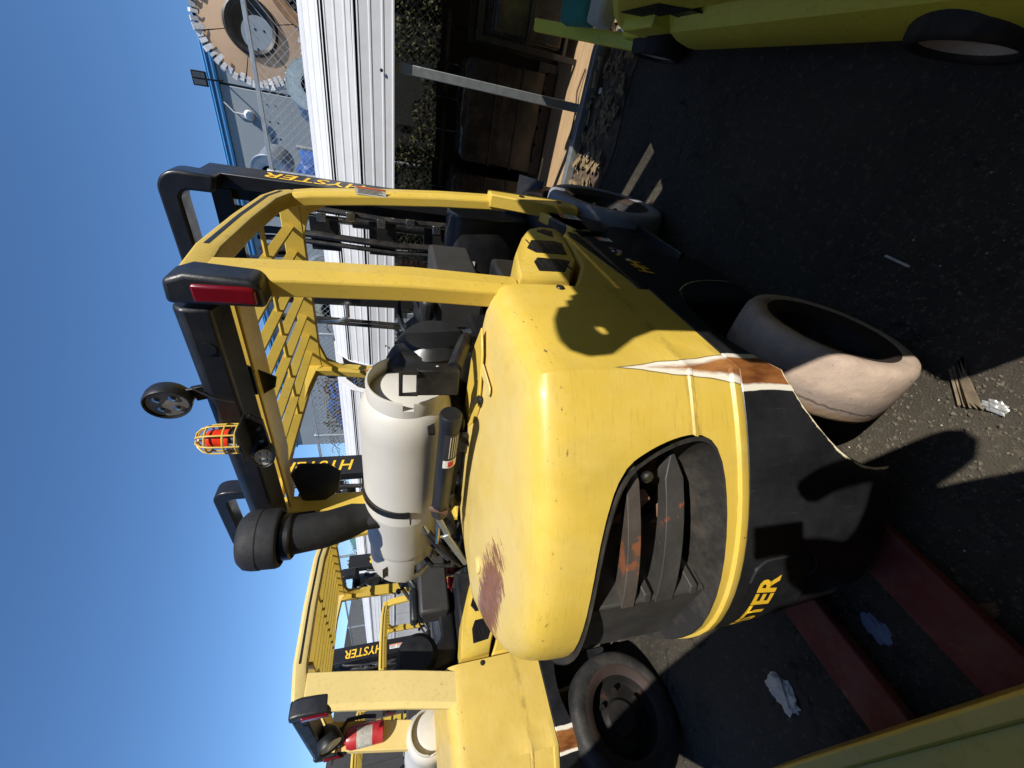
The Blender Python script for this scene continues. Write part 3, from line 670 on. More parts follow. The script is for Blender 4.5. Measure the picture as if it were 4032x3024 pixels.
for i in range(8):
    a = i*math.pi/4+.2; c_, s_ = math.cos(a), math.sin(a)
    obj('cage_wire', G().tube([(bc[0]+r*c_, bc[1]+r*s_, z+bc[2]) for r, z in ((.043,1.945),(.043,1.99),(.042,2.02),(.036,2.042),(.022,2.056),(.007,2.061))], .0026, 6), M_Y, cg)
part(fork, 'light_bracket', G().prism([(.10,1.93),(.22,1.93),(.20,1.90),(.17,1.85),(.13,1.86),(.10,1.90)], lambda u, v, w_: (u, w_, v), 1.076, 1.082), M_DRK, .002)
part(fork, 'light_cable', G().tube([(.20,.975,2.06),(.215,.965,2.02),(.19,.958,1.98),(.17,.958,1.93)], .003, 6), M_RUB)
# tank cradle, gas strut with label, strap and latch
part(fork, 'tank_cradle', G().box(-.62,.08,.96,1.10,1.262,1.30), M_DRK, .006)
part(fork, 'cradle_arm', G().box(-.05,.10,.98,1.20,1.30,1.40), M_DRK, .01)
gs = part(fork, 'gas_strut', G().lathe([(0,0),(.030,0),(.034,.006),(.034,.05),(.031,.054),(.031,.50),(.026,.51),(0,.51)], (.225,.835,1.340), (-1,.0,.0), 20), M_PLA)
lb = G().lathe([(.0318,.06),(.0318,.215)], (.225,.835,1.340), (-1,.0,.0), 20, a0=rad(-30), a1=rad(75)); obj('label_plate', lb, M_STK, gs)
for i in range(5):
    obj('label_print', G().lathe([(.0322,.07),(.0322,.165)], (.225,.835,1.340), (-1,.0,.0), 4, a0=rad(-18+14*i), a1=rad(-14+14*i)), M_WHT, gs)
obj('label_warning', G().lathe([(.0322,.175),(.0322,.21)], (.225,.835,1.340), (-1,.0,.0), 10, a0=rad(-25), a1=rad(70)), M_WHT, gs)
obj('label_flame', G().lathe([(.0325,.180),(.0325,.205)], (.225,.835,1.340), (-1,.0,.0), 5, a0=rad(5), a1=rad(40)), mat('red sticker print', 'd4232b', .5), gs)
part(fork, 'strut_rod', G().tube([(-.28,.835,1.34),(-.50,.84,1.335)], .010, 8), M_CHR)
lt = part(fork, 'latch_handle', G().bar((-.275,.815,1.345),(-.40,.81,1.30),.012,.020).bar((-.385,.805,1.312),(-.62,.80,1.205),.010,.026), M_GAL, .003)
obj('latch_clevis', G().tube([(-.235,.83,1.375),(-.225,.815,1.35),(-.24,.812,1.32)], .012, 8), mat('rusty clevis', '5e4234', .6, var=.3), lt)
part(fork, 'gas_hose', G().tube([(-.46,.87,1.37),(-.50,.84,1.335),(-.55,.82,1.29),(-.61,.82,1.255),(-.655,.82,1.225),(-.66,.84,1.20)], .014, 10), M_RUB)
part(fork, 'ribbed_hose', G().tube([(-.38,.93,1.30),(-.44,.91,1.275),(-.52,.90,1.265),(-.58,.93,1.27)], .014, 10), M_RUB)
part(fork, 'hose_fitting', G().tube([(-.43,.885,1.388),(-.465,.868,1.368)], .012, 10, rr=[.007,.013]), M_CHR)
part(fork, 'hook_plate', G().prism(rrect(0,.075,-.045,.045,.008), lambda u, v, w_: (.115+w_, .90+v+.02*u, 1.40-u*.3), .0, .008), M_DRK)
part(fork, 'bracket_plate', G().hexa([(.262,.872,1.318),(.338,.895,1.318),(.338,.925,1.318),(.272,.905,1.318),(.262,.872,1.44),(.336,.895,1.44),(.336,.91,1.44),(.268,.89,1.44)]), M_DRK, .004)
part(fork, 'bracket_arm', G().tube([(.33,.92,1.33),(.345,1.0,1.30),(.32,1.10,1.27)], .022, 10), M_DRK)
part(fork, 'bracket_loop', G().tube([(.334,.888,1.436),(.336,.882,1.483),(.268,.872,1.483),(.266,.876,1.436)], .007, 8), M_DRK)
strap_c = Vector((-.315,1.02,1.46))
st = G(); rings = []
for i in range(29):
    a = rad(-20+205*i/28)         # over the top, from behind to the front
    r0, r1 = .1575, .162; d = Vector((0, math.cos(a), math.sin(a)))
    rings.append([strap_c+d*r0+Vector((-.018,0,0)), strap_c+d*r0+Vector((.018,0,0)), strap_c+d*r1+Vector((.018,0,0)), strap_c+d*r1+Vector((-.018,0,0))])
st.loft(rings); d = Vector((0, math.cos(rad(185)), math.sin(rad(185))))
e = strap_c+d*.16
st.hexa([e+Vector((-.018,.0,-.004)), e+Vector((.018,.0,-.004)), e+Vector((.018,0,0)), e+Vector((-.018,0,0)), e+Vector((-.018,-.03,-.006)), e+Vector((.018,-.03,-.006)), e+Vector((.018,-.03,-.001)), e+Vector((-.018,-.03,-.001))])
part(fork, 'tank_strap', st, mat('black steel strap', '1a1716', .5, var=.3, chips=('7a4028', .68, 16)), .001)
for pts, r in (([(-.72,.95,1.40),(-.80,.90,1.33),(-.78,.88,1.24),(-.62,.95,1.20)], .012), ([(-.70,.98,1.36),(-.86,.98,1.30),(-.90,1.05,1.18),(-.70,1.15,1.10)], .009), ([(-.66,.93,1.34),(-.70,.87,1.27),(-.60,.90,1.23),(-.45,1.0,1.22)], .010), ([(-.30,.93,1.29),(-.40,.95,1.275),(-.50,1.0,1.27)], .018)):
    part(fork, 'fuel_hose', G().tube(pts, r, 8), M_RUB)
part(fork, 'regulator', G().lathe([(0,0),(.045,0),(.05,.01),(.05,.04),(.03,.05),(.03,.08),(0,.08)], (-.52,1.08,1.20), (0,0,1), 18), M_DRK)
part(fork, 'relay_box', G().box(-.05,.03,.925,.95,1.252,1.30), M_PLA, .004)
# lid flap, plug, pale plate, scribbled chalk numbers, seam bead
fl = part(fork, 'lid_flap', G().prism([(.43,.99),(.37,.93),(.22,.87),(.14,.885),(.02,.98),(-.05,1.06),(.30,1.06)], XY, 1.244, 1.252), M_Y, .004)
obj('knob', G().lathe([(0,.026),(.010,.026),(.012,.018),(.009,.014),(.009,.006),(.014,.004),(.014,0)], (.245,.872,1.250), (.1,-.35,.9), 14), M_RUB, fl)
part(fork, 'cover_plate', G().prism(rrect(.31,.345,.80,.98,.016), XY, 1.243, 1.2475), M_YPALE, .002)
part(fork, 'plug', G().lathe([(0,.004),(.022,.004),(.027,.002),(.028,-.004)], (-.235,.60,1.242), (0,0,1), 24), M_YPALE)
mk = mat('black marker pen', '2b2a20', .6)
def scrib(s, x, y, size):
    text('handwriting', s, size, mk, fork, (x, y, 1.2325), (.93,.36,.0), (-.36,.90,.16), ext=.001, shear=.2, off=-.03, loc=L)
scrib('NIF', .235, .672, .034); scrib('34-F', .258, .640, .040); scrib('21 24', .275, .605, .038)
# decals on the dark right flank
for s_, y, z, sz, m in (('H', 1.265,.575,.085,M_LET), ('H', 1.325,.58,.085,M_LET)):
    text('decal', s_, sz, m, fork, (.5526, y, z), (0,1,0), (0,0,1), ext=.0016, shear=.2, off=.02, loc=L)
random.seed(5)
for i in range(9):
    y = 1.36+random.random()*.14; z = .555+random.random()*.06
    part(fork, 'decal_scrap', G().prism([(y,z),(y+.014,z+.006),(y+.010,z+.022),(y-.004,z+.018)], lambda u, v, w_: (w_, u, v), .5530, .5542), random.choice([M_WHT, M_LET, mat('red decal', '9a2630', .5)]))
sticker(fork, (.5535,1.60,.60), (0,1,0), (0,0,1), .045, .07, M_STO, 3, loc=L)
sticker(fork, (.5675,1.86,.68), (0,1,0), (0,0,1), .075, .10, M_STO, 3, loc=L)
sticker(fork, (-.47,1.968,1.62), (0,0,-1), (1,0,0), .13, .03, M_STO, 4, loc=L)
part(fork, 'mirror', G().lathe([(0,.02),(.04,.02),(.048,.012),(.045,-.01),(.03,-.02),(0,-.022)], (-.52,2.04,1.86), (.2,-1,0), 20), M_PLA)
part(fork, 'mirror_arm', G().tube([(-.50,2.0,1.78),(-.53,2.04,1.80),(-.52,2.05,1.86)], .005, 6), M_DRK)

# ------------------------------------------------------------------ gas tanks (lie on the forklifts)
def make_tank(name, label, loc):
    R0 = .153
    t = thing(name, loc, label, 'gas tank', 'pale grey gas tanks lying across the forklifts')
    prof = [(0,.132),(.06,.129),(.10,.118),(.128,.098),(.146,.065),(R0,.02),(R0,-.02),(R0,-.440),(R0+.0015,-.446),(R0+.0015,-.458),(R0,-.464),(R0,-.70),(.150,-.728),(.140,-.752),(.122,-.768),(.10,-.78),(.05,-.79),(0,-.79)]
    b = obj('tank_body', G().lathe([(r, h) for r, h in prof], (0,0,0), (1,0,0), 64), M_TANK, t, 0, 40)
    ring = G().lathe([(.118,.085),(.119,.150),(.122,.157),(.127,.157),(.129,.150),(.128,.085)], (0,0,0), (1,0,0), 64, closed_prof=True)
    fr = obj('foot_ring', ring, M_TANK, t, 0, 40)
    cut(fr, [G().box(.128,.2,-.2,-.08,-.016,.016)])
    col_ = G().lathe([(.136,-.735),(.137,-.915),(.140,-.922),(.145,-.922),(.147,-.915),(.146,-.735)], (0,0,0), (1,0,0), 64, closed_prof=True)
    cr = obj('collar', col_, M_TANK, t, 0, 40)
    cut(cr, [G().box(-.88,-.79,-.18,.02,-.17,-.045), G().box(-.88,-.79,.02,.2,.02,.17)])
    obj('valve', G().tube([(-.79,0,0),(-.835,0,0)], .025, 12).tube([(-.825,-.02,-.01),(-.83,-.09,-.07)], .014, 10), M_CHR, t)
    obj('gauge', G().lathe([(0,-.825),(.03,-.825),(.03,-.79)], (0,.05,.03), (1,0,0), 16), M_DRK, t)
    sticker(t, (-.83,-.129,.072), (1,0,0), (0,-.48,.87), .085, .042, None, 3, 'data_plate', mat('navy data plate', '22304f', .5))
    return t
tank = make_tank('gas_tank', 'pale grey gas tank strapped across the back of the nearest forklift', (-.945, 1.02, 1.46))
tank2 = copy_tree(tank); tank2.location = (-3.66, .62, 1.27); tank2['label'] = 'pale grey gas tank on the second forklift, cut off by the photo edge'
tank3 = copy_tree(tank); tank3.location = (-5.25, .95, 1.26); tank3.scale = (.85,)*3; tank3['label'] = 'grey gas tank on the small forklift beyond the second one'
# fire extinguisher hung on the second forklift
fx = thing('fire_extinguisher', (-3.60, .70, 1.57), 'red fire extinguisher with pale label hung on the second forklift', 'fire extinguisher')
fx.scale = (1.15, 1.15, .85)
obj('cylinder', G().lathe([(0,0),(.05,0),(.055,.006),(.055,.24),(.045,.275),(.02,.29),(.016,.31),(0,.31)], (0,0,0), (0,0,1), 28), mat('red extinguisher paint', 'a8202a', .35, dust=.2), fx)
obj('label_wrap', G().lathe([(.0556,.085),(.0556,.20)], (0,0,0), (0,0,1), 24, a0=rad(150), a1=rad(350)), mat('grey extinguisher label', 'a9a6a0', .5, var=.35, scale=30), fx)
obj('valve_head', G().box(-.02,.02,-.03,.06,.305,.335).bar((0,-.01,.34),(.02,-.10,.37),.02,.01), M_DRK, fx, .004)
obj('discharge_hose', G().tube([(0,.05,.32),(0,.09,.28),(.02,.085,.15),(.03,.07,.06)], .011, 8), M_RUB, fx)
wl2 = thing('lamp', (-3.22, .62, 1.86), 'black bell shaped work lamp on the second forklift guard', 'work lamp')
obj('housing', G().lathe([(0,-.10),(.03,-.10),(.06,-.06),(.072,0),(.07,.012),(.064,.01),(.064,0),(0,0)], (0,0,0), (.1,-.9,-.42), 24), M_PLA, wl2)
obj('lens', G().lathe([(0,.012),(.05,.009),(.063,.004)], (0,0,0), (.1,-.9,-.42), 20), M_LENSW, wl2)
rc = thing('tool_case', (-3.75, 1.48, .88), 'red plastic case standing beside the seat of the second forklift', 'case')
obj('case_shell', G().box(-.14,.14,-.22,.22,0,.10), mat('red plastic case', 'b3202f', .45, dust=.25), rc, .02)
obj('case_lid', G().box(-.135,.135,-.215,.215,.106,.155), mat('red plastic case', 'b3202f'), rc, .018)
obj('handle', G().tube([(.13,-.08,.06),(.18,-.07,.06),(.18,.07,.06),(.13,.08,.06)], .012, 8), M_PLA, rc)
obj('case_stand', G().box(-.10,.10,-.16,.16,-.88,-.004), M_DRK, rc, .01)

# ------------------------------------------------------------------ the setting
g = G().add([(-60,-60,0),(60,-60,0),(60,60,0),(-60,60,0)], [(0,1,2,3)])
tag(obj('ground', g, M_GRN), kind='structure')
random.seed(11)
def stones(name, n, area, r0, r1, m, zb=0, flat=.6):
    g = G()
    for _ in range(n):
        x = random.uniform(*area[0:2]); y = random.uniform(*area[2:4]); r = r0+(r1-r0)*random.random()**3; a = random.random()*6.28
        p = []
        for i in range(4):
            q = a+i*1.57+random.uniform(-.3, .3); k = r*random.uniform(.7, 1.2); p.append((x+k*math.cos(q), y+k*math.sin(q), zb-.001))
        t = (x+random.uniform(-.3,.3)*r, y+random.uniform(-.3,.3)*r, zb+r*flat*random.uniform(.6, 1.3))
        t2 = (t[0]+r*.5*math.cos(a), t[1]+r*.5*math.sin(a), t[2]*.9+zb*.1)
        g.add(p+[t, t2], [(0,1,5),(1,2,4,5),(2,3,4),(3,0,5,4)])
    o = obj(name, g, m, None, 0, 20); return tag(o, kind='stuff')
M_GRAV = mat('grey brown grit', '5d564a', .95, var=.45, scale=60, spec=.2)
stones('gravel', 14000, (-1.5, .25, -.1, 1.0), .0012, .009, M_GRAV)
stones('coarse_gravel', 2500, (-3.2, 1.0, 1.0, 3.6), .002, .009, M_GRAV)
stones('pale_grit', 160, (-1.0, .3, .1, .9), .002, .008, mat('pale grit', 'b4ac98', .8, var=.2))
# dirt bank with litter along the carport sill
g = G(); nx, ny = 90, 14; vs = []
for j in range(ny+1):
    for i in range(nx+1):
        x = -2.6+4.4*i/nx; y = 2.95+.54*j/ny; e = min(1, j/4)*min(1, (ny-j)/1.5+.4)
        vs.append((x, y+.03*math.sin(x*9), .006+.05*e*(.4+.6*random.random())*max(0, math.sin(3.14*j/ny))))
g.add(vs, [(j*(nx+1)+i, j*(nx+1)+i+1, (j+1)*(nx+1)+i+1, (j+1)*(nx+1)+i) for j in range(ny) for i in range(nx)])
tag(obj('dirt_bank', g, mat('litter strewn dirt', '57493a', .95, var=.5, scale=14, bump=.8, bscale=45), None, 0, 60), kind='structure')
g = G()
for _ in range(900):
    x = random.uniform(-2.5, 1.7); y = random.uniform(2.98, 3.48); z = .03+.03*random.random(); a = random.random()*6.28; l = random.uniform(.012, .05); w_ = l*random.uniform(.15, .5)
    c_, s_ = math.cos(a), math.sin(a); h = random.uniform(-.01, .02)
    g.add([(x-l*c_+w_*s_, y-l*s_-w_*c_, z), (x+l*c_+w_*s_, y+l*s_-w_*c_, z+h), (x+l*c_-w_*s_, y+l*s_+w_*c_, z+h+.004), (x-l*c_-w_*s_, y-l*s_+w_*c_, z+.004)], [(0,1,2,3)])
tag(obj('leaf_litter', g, mat('dry leaf litter', '7d6a4c', .9, var=.6, scale=40), None), kind='stuff')
# ------------------------------------------------------------------ white metal carports
M_WM = mat('white enamelled roof metal', 'd9dadb', .42, var=.03, scale=4, bump=.02, bscale=8, dust=.18, stretch=(.4,3,3), chips=('9a948c', .77, 14))
M_WT = mat('white enamelled trim', 'dcdcdc', .4, var=.03, dust=.1)
M_GAP = mat('dark lap joint', '2c2723', .8, var=.2)
PR = [(3.53,1.50),(3.558,1.735),(3.562,1.752),(3.638,1.940),(3.644,1.955),(3.80,2.095),(4.62,2.25),(5.08,2.10)]
def strip(b0, b1, p, q, ribs):
    """one ribbed sheet from p to q (y,z), running along x; ribs are shallow trapezoids"""
    p, q = Vector((0, *p)), Vector((0, *q)); d = q-p; n_ = Vector((0, -d.z, d.y)).normalized(); prof = []
    for t, h in ribs: prof.append(p+d*t+n_*h)
    g = G(); nseg = 8; rings = []
    for i in range(nseg+1):
        x = b0+(b1-b0)*i/nseg; wob = .0015*math.sin(i*2.1)
        rings.append([Vector((x, v.y, v.z))+n_*wob for v in prof])
    g.loft(rings, caps=False, ring_closed=False)
    return g
RB = [(0,.003),(.04,.004),(.07,0),(.26,0),(.29,.0035),(.33,.0035),(.36,0),(.60,0),(.63,.0035),(.67,.0035),(.70,0),(.93,0),(.96,.004),(1,.003)]
def carport(label, b0, b1, wall=None):
    t = thing('carport', ((b0+b1)/2, 4.3, 0), label, 'carport', 'white metal carports')
    LL = (-(b0+b1)/2, -4.3, 0)
    P = lambda nm, g, m, bev=0: obj(nm, g, m, t, bev, 25, LL)
    for k, (i, j) in enumerate(((0,1),(2,3),(4,5),(5,6),(6,7))):
        P('roof_panel', strip(b0, b1, PR[i], PR[j], RB if k < 4 else RB), M_WM)
    for i in (1, 3):
        p = PR[i]; P('lap_joint', G().box(b0+.004, b1-.004, p[0]+.010, p[0]+.016, p[1]-.02, p[1]+.035), M_GAP)
    for e, s in ((b0, -1), (b1, 1)):
        poly = [(y-.012, z) for y, z in PR]+[(y+.03, z-.06) for y, z in reversed(PR)]
        P('end_trim', G().prism(poly, lambda u, v, w_: (w_, u, v), e-.012 if s < 0 else e+.002, e-.002 if s < 0 else e+.012), M_WT)
    # frame: hoops, posts, sills
    k = int((b1-b0)/2.4)+1
    for i in range(k+1):
        x = b1-.6-(b1-b0-1.2)*i/k if k else (b0+b1)/2
        if abs(x+.01) < .7: x = -.012
        P('post', G().box(x-.03, x+.03, 3.575, 3.63, .02, 1.53), M_GAL, .004)
        P('post', G().box(x-.03, x+.03, 5.0, 5.055, .02, 2.08), M_GAL, .004)
        P('rafter', G().bar((x,3.68,1.88),(x,4.60,2.20),.05,.05).bar((x,4.60,2.20),(x,5.05,2.06),.05,.05), M_GAL, .003)
    P('sill', G().box(b0+.05, b1-.05, 3.50, 3.575, .02, .085), M_GAL, .004)
    P('eave_rail', G().box(b0+.02, b1-.02, 3.575, 3.63, 1.535, 1.59), mat('dark eave rail', '35363a', .6), .003)
    if wall:
        for i in range(wall[2]):
            x0 = wall[0]+(wall[1]-wall[0])*i/wall[2]; x1 = wall[0]+(wall[1]-wall[0])*(i+1)/wall[2]-.012
            P('wall_panel', strip(x0, x1, (3.50,.10), (3.53,1.47), RB), M_WM)
    return t
cp1 = carport('white ribbed metal carport over wrapped pallets, open in front', -2.57, 2.2)
cp2 = carport('longer white carport beyond the first one, closed by ribbed wall sheets', -13.5, -2.98, (-13.3, -7.1, 7))
for x, z in ((-.05,1.585),(-2.30,1.585),(-1.0,1.60)):
    obj('screw', G().lathe([(0,.006),(.008,.004),(.011,0)], (x+.185, 3.524-4.3, z), (0,-1,0), 10), M_DRK, cp1)
tag(obj('floor_slab', G().box(-2.5, 2.2, 3.58, 5.2, -.02, .018), mat('bare tan plywood floor', 'a98c68', .85, var=.22, scale=3, bump=.25, bscale=20, stretch=(1,9,1)), None), kind='structure')
tag(obj('branch', G().tube([(-.30,3.62,.03),(-.2,3.70,.05),(-.05,3.72,.045),(.10,3.78,.05),(.25,3.76,.03)], .007, 6).tube([(-.05,3.72,.045),(.02,3.80,.07)], .005, 5), mat('dead branch bark', '4a3c2c', .9, var=.3)), 'thin dead branch lying on the plywood floor under the carport', 'branch')
# wrapped pallets, cage cart
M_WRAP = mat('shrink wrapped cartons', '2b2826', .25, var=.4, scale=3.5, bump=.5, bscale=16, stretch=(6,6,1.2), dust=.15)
M_WOOD = mat('weathered pallet wood', '4a3f33', .85, var=.35, scale=5, stretch=(2,9,9), bump=.3)
def pallet(b0, b1, a0, h, label):
    t = thing('wrapped_pallet', ((b0+b1)/2, a0+.3, .018), label, 'wrapped pallet', 'shrink wrapped pallets under the carport'); w2 = (b1-b0)/2
    for i in range(3): obj('pallet_block', G().box(-w2, w2, -.29+.25*i, -.20+.25*i, .02, .10), M_WOOD, t, .003)
    for i in range(6): obj('pallet_slat', G().box(-w2+2*w2*i/6, -w2+2*w2*i/6+w2*.27, -.30, .30, .101, .12), M_WOOD, t, .002)
    g = G(); rings = []
    for z, k in ((.125,1),(.2,1.0),(.4,.985),(.6,.99),(h-.06,.98),(h-.02,.93),(h,.82)):
        ring = []
        for i in range(40):
            a = i*2*math.pi/40; c_, s_ = math.cos(a), math.sin(a); m_ = max(abs(c_), abs(s_)); r = 1/m_
            jit = 1+random.uniform(-.02, .02)
            ring.append(Vector((w2*.97*k*c_*r*jit, .29*k*s_*r*jit, z+random.uniform(-.008,.008))))
        rings.append(ring)
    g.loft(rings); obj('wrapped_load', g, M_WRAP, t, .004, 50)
    for z in (.33, .56): obj('carton_edge', G().box(-w2*.985, w2*.985, -.302, -.296, z, z+.012), mat('cardboard edge', '3d3328', .8), t)
    return t
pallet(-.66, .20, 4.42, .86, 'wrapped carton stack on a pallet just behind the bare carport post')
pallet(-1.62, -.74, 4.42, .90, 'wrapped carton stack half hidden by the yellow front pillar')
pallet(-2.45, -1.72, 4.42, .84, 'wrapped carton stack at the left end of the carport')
t = thing('cage_cart', (.75, 4.3, .018), 'black framed cart with torn film under the carport, right of the post', 'cart')
for x in (-.46, .46):
    for y in (-.25, .25): obj('leg', G().box(x-.02, x+.02, y-.02, y+.02, 0, .86), M_DRK, t, .003)
for z in (.42, .82):
    for y in (-.25, .25): obj('frame_bar', G().box(-.44,.44,y-.015,y+.015,z,z+.04), M_DRK, t, .003)
obj('load', G().box(-.42,.42,-.23,.23,.14,.74), M_WRAP, t, .03); obj('shelf', G().box(-.44,.44,-.23,.23,.10,.125), M_WOOD, t)
# fence
def fence():
    t = thing('chain_link_fence', (-6, 5.2, 0), 'long galvanised chain link fence behind the white carports', 'fence')
    x0, x1 = -9, 8.5; H = 2.78
    obj('top_rail', G().tube([(x0,0,H),(x1,0,H)], .022, 10), M_GAL, t)
    for i in range(9):
        x = x1-1.62-2.05*i
        obj('post', G().tube([(x,0,0),(x,0,H-.025)], .028, 10), M_GAL, t); obj('post_cap', G().lathe([(0,.05),(.03,.035),(.034,0),(.034,-.03)], (x,0,H+.005), (0,0,1), 12), M_GAL, t)
    g = G(); p = .075; r = .0018; n = int((x1-x0+H)/p)
    for i in range(n):
        for s in (1, -1):
            xa = x0-H+i*p if s > 0 else x0+i*p; a = Vector((xa, .012*s, 0)); b = Vector((xa+H*s, .012*s, H-.02))
            if s > 0:
                if a.x < x0: tt = (x0-a.x)/H; a = a.lerp(b, tt)
                if b.x > x1: tt = (x1-a.x)/(b.x-a.x); b = a.lerp(b, max(0, tt))
            else:
                if b.x < x0: tt = (a.x-x0)/H; b = a.lerp(b, max(0.001, tt))
                if a.x > x1: continue
            if (b-a).length > .05: g.bar(a, b, r*2, r*2)
    m_ = obj('wire_mesh', g, mat('fence wire', 'b4b9ba', .45, .5, var=.1), t); m_['kind'] = 'stuff'
    return t
fence()
# dark board wall low behind the pallets
t = thing('board_wall', (-.2, 5.12, 0), 'black stained board wall behind the pallets under the carport', 'wall')
for i in range(16):
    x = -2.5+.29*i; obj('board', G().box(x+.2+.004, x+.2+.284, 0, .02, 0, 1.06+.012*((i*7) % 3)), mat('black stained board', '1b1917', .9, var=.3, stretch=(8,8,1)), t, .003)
sh = thing('dark_backdrop', (-.6, 5.95, 0), 'black backdrop added as dark backing to the ivy at the back of the carport', 'screen')  # added dark sheet behind the ivy; also stops light through the board gaps
obj('cloth', G().box(-2.6, 3.2, 0, .01, 0, 1.62), mat('black backdrop', '141513', .95, var=.3), sh)
for x in (-2.6, .3, 3.2): obj('stake', G().tube([(x,.03,0),(x,.03,1.66)], .02, 8), M_GAL, sh)
# ivy and creepers
def leaves(name, n, vol, m, size, kinds):
    g = G()
    for _ in range(n):
        x = random.uniform(*vol[0]); y = random.uniform(*vol[1]); z = random.uniform(*vol[2])
        if vol[3] and z > vol[3](x): continue
        l = size*random.uniform(.5, 1.3); d = Vector((random.gauss(0,1), random.gauss(0,1)-.4, random.gauss(0,1)-.3)).normalized(); e = d.orthogonal().normalized()
        e = (e*math.cos(random.random()*6.28)+d.cross(e)*math.sin(random.random()*6.28)).normalized(); f = d.cross(e); o = Vector((x, y, z))
        g.add([o, o+e*l*.5+f*l*.28, o+e*l, o+e*l*.5-f*l*.28], [(0,1,2,3)])
    ob = obj(name, g, m, None, 0, 5); ob['kind'] = 'stuff'; return ob
def leafmat(name, cs):
    k = N(name); f = k.noise(9, 3, .6); f2 = k.noise(35, 2, .5)
    b = k.mix(k.ramp(f, .42, .58), lin(cs[0]), lin(cs[1])); b = k.mix(k.ramp(f2, .52, .6), b, lin(cs[2]))
    k.col(b); k.rough(.65); k.p.inputs['Specular IOR Level'].default_value = .2; return k.m
LM1 = leafmat('ivy leaves', ('26301a', '3f4526', '5a5136')); LM2 = leafmat('autumn creeper leaves', ('4e4428', '6a3a22', '414b2a'))
leaves('ivy', 15000, ((-2.7, 2.4), (5.26, 5.75), (.85, 1.75), lambda x: 1.38+.18*math.sin(x*5)+.1*math.sin(x*13)), LM1, .05, 3)
leaves('creeper', 12000, ((-12.5, -3.0), (5.24, 5.7), (1.4, 2.75), lambda x: 2.35+.25*math.sin(x*2.3)+.15*math.sin(x*7)), LM2, .07, 3)
g = G()
for i in range(60):
    x = random.uniform(-6, -3); z = random.uniform(1.8, 2.6); p = [(x+.12*j+random.uniform(-.05,.05), 5.32+random.uniform(-.05,.1), z+random.uniform(-.06,.06)+.02*j) for j in range(6)]
    g.tube(p, .006, 4)
tag(obj('creeper_stems', g, mat('bare creeper stems', '6d5f4c', .9)), kind='stuff')
# ------------------------------------------------------------------ stuff stored behind the fence
M_FOIL = mat('crumpled foil', 'dcdcdb', .38, .2, var=.15, scale=20, bump=.6, bscale=30)
M_CARD = mat('tan duct liner', 'c0a284', .75, var=.1, scale=3, bump=.1); M_DUCT = mat('grey blue sheet metal', '90a3ae', .4, .35, var=.2, scale=5, bump=.15, bscale=9)
rk = thing('storage_rack', (-.6, 6.3, 0), 'dark steel storage rack behind the fence carrying the round ducts', 'rack')
for x in (-1.5, 0, 1.5):
    for y in (-.5, .6): obj('upright', G().box(x-.04, x+.04, y-.04, y+.04, 0, 2.05), M_DRK, rk)
for i in range(8): obj('deck_board', G().box(-1.7, 1.7, -.55+.15*i, -.42+.15*i, 2.05, 2.08), M_WOOD, rk)
t = thing('duct_ring', (.03, 5.95, 2.93), 'big tan round duct end fringed with foil fingers behind the fence', 'duct', 'round ducts stored behind the fence')
RO, RI = .50, .225; axd = (0.12, -1, -.10)
for i in range(6): obj('liner_panel', G().lathe([(RI+.015,.015),(RO-.035,-.01),(RO-.035,-.022),(RI+.015,0)], (0,0,0), axd, 8, a0=rad(60*i+.7), a1=rad(60*i+59.3), closed_prof=True), M_CARD, t)
obj('seam_strip', G().lathe([(RO-.04,-.02),(RI,-.004),(RI,-.03),(RO-.04,-.05)], (0,0,0), axd, 48), M_DRK, t)
obj('drum', G().lathe([(RO,-.0),(RO+.01,-.25),(RO,-.55),(RO-.02,-.55),(RO-.02,-.02)], (0,0,0), axd, 56), M_DUCT, t)
obj('gasket', G().lathe([(RI-.035,.0),(RI-.03,.03),(RI,.045),(RI+.022,.03),(RI+.025,0),(RI+.02,-.02),(RI-.03,-.03)], (0,0,0), axd, 48, closed_prof=True), M_RUB, t)
obj('throat', G().lathe([(RI-.03,-.01),(RI-.06,-.30),(RI-.05,-.5)], (0,0,0), axd, 40), mat('brown duct throat', '4a4032', .7, var=.3), t)
for i in range(54):
    a0 = 360/54*i; obj('foil_finger', G().lathe([(RO-.01,-.03),(RO+.010+.025*random.random(),-.01),(RO+.002+.03*random.random(),.012+.02*random.random()),(RO-.035-.05*random.random(),.002+.03*random.random())], (0,0,0), axd, 1, a0=rad(a0+1.2*random.random()), a1=rad(a0+4.2+2.2*random.random())), M_FOIL, t)
def duct(loc, ro, ri, dep, label, m, axd=(0.1,-1,-.1)):
    t = thing('round_duct', loc, label, 'duct', 'round ducts stored behind the fence')
    obj('flange', G().lathe([(ri,.004),(ri+.03,.012),(ro-.03,.0),(ro,.006),(ro+.006,-.01),(ro,-.02),(ri,-.02)], (0,0,0), axd, 44, closed_prof=True), m, t)
    obj('shell', G().lathe([(ro-.01,-.015),(ro-.03,-dep),(ro-.05,-dep),(ro-.03,-.015)], (0,0,0), axd, 44), m, t)
    obj('throat', G().lathe([(ri,0),(ri*.8,-dep*.6),(ri*.2,-dep*.7)], (0,0,0), axd, 36), M_DRK, t)
    return t
duct((-.35,5.75,2.36), .27, .12, .5, 'dull blue grey duct drum below the tan duct ring', M_DUCT, (.5,-1,-.05))
duct((-1.30,5.7,2.92), .21, .09, .35, 'small shiny elbow duct left of the top rail post', M_GAL, (-.3,-1,.1))
duct((-2.55,5.7,2.42), .27, .12, .5, 'silver duct cone seen under the forklift roof slats', M_GAL, (.3,-1,-.3))
duct((-3.10,5.7,2.38), .27, .17, .6, 'greenish plastic barrel end seen under the roof slats', mat('greenish barrel plastic', '9aa296', .5, var=.15))
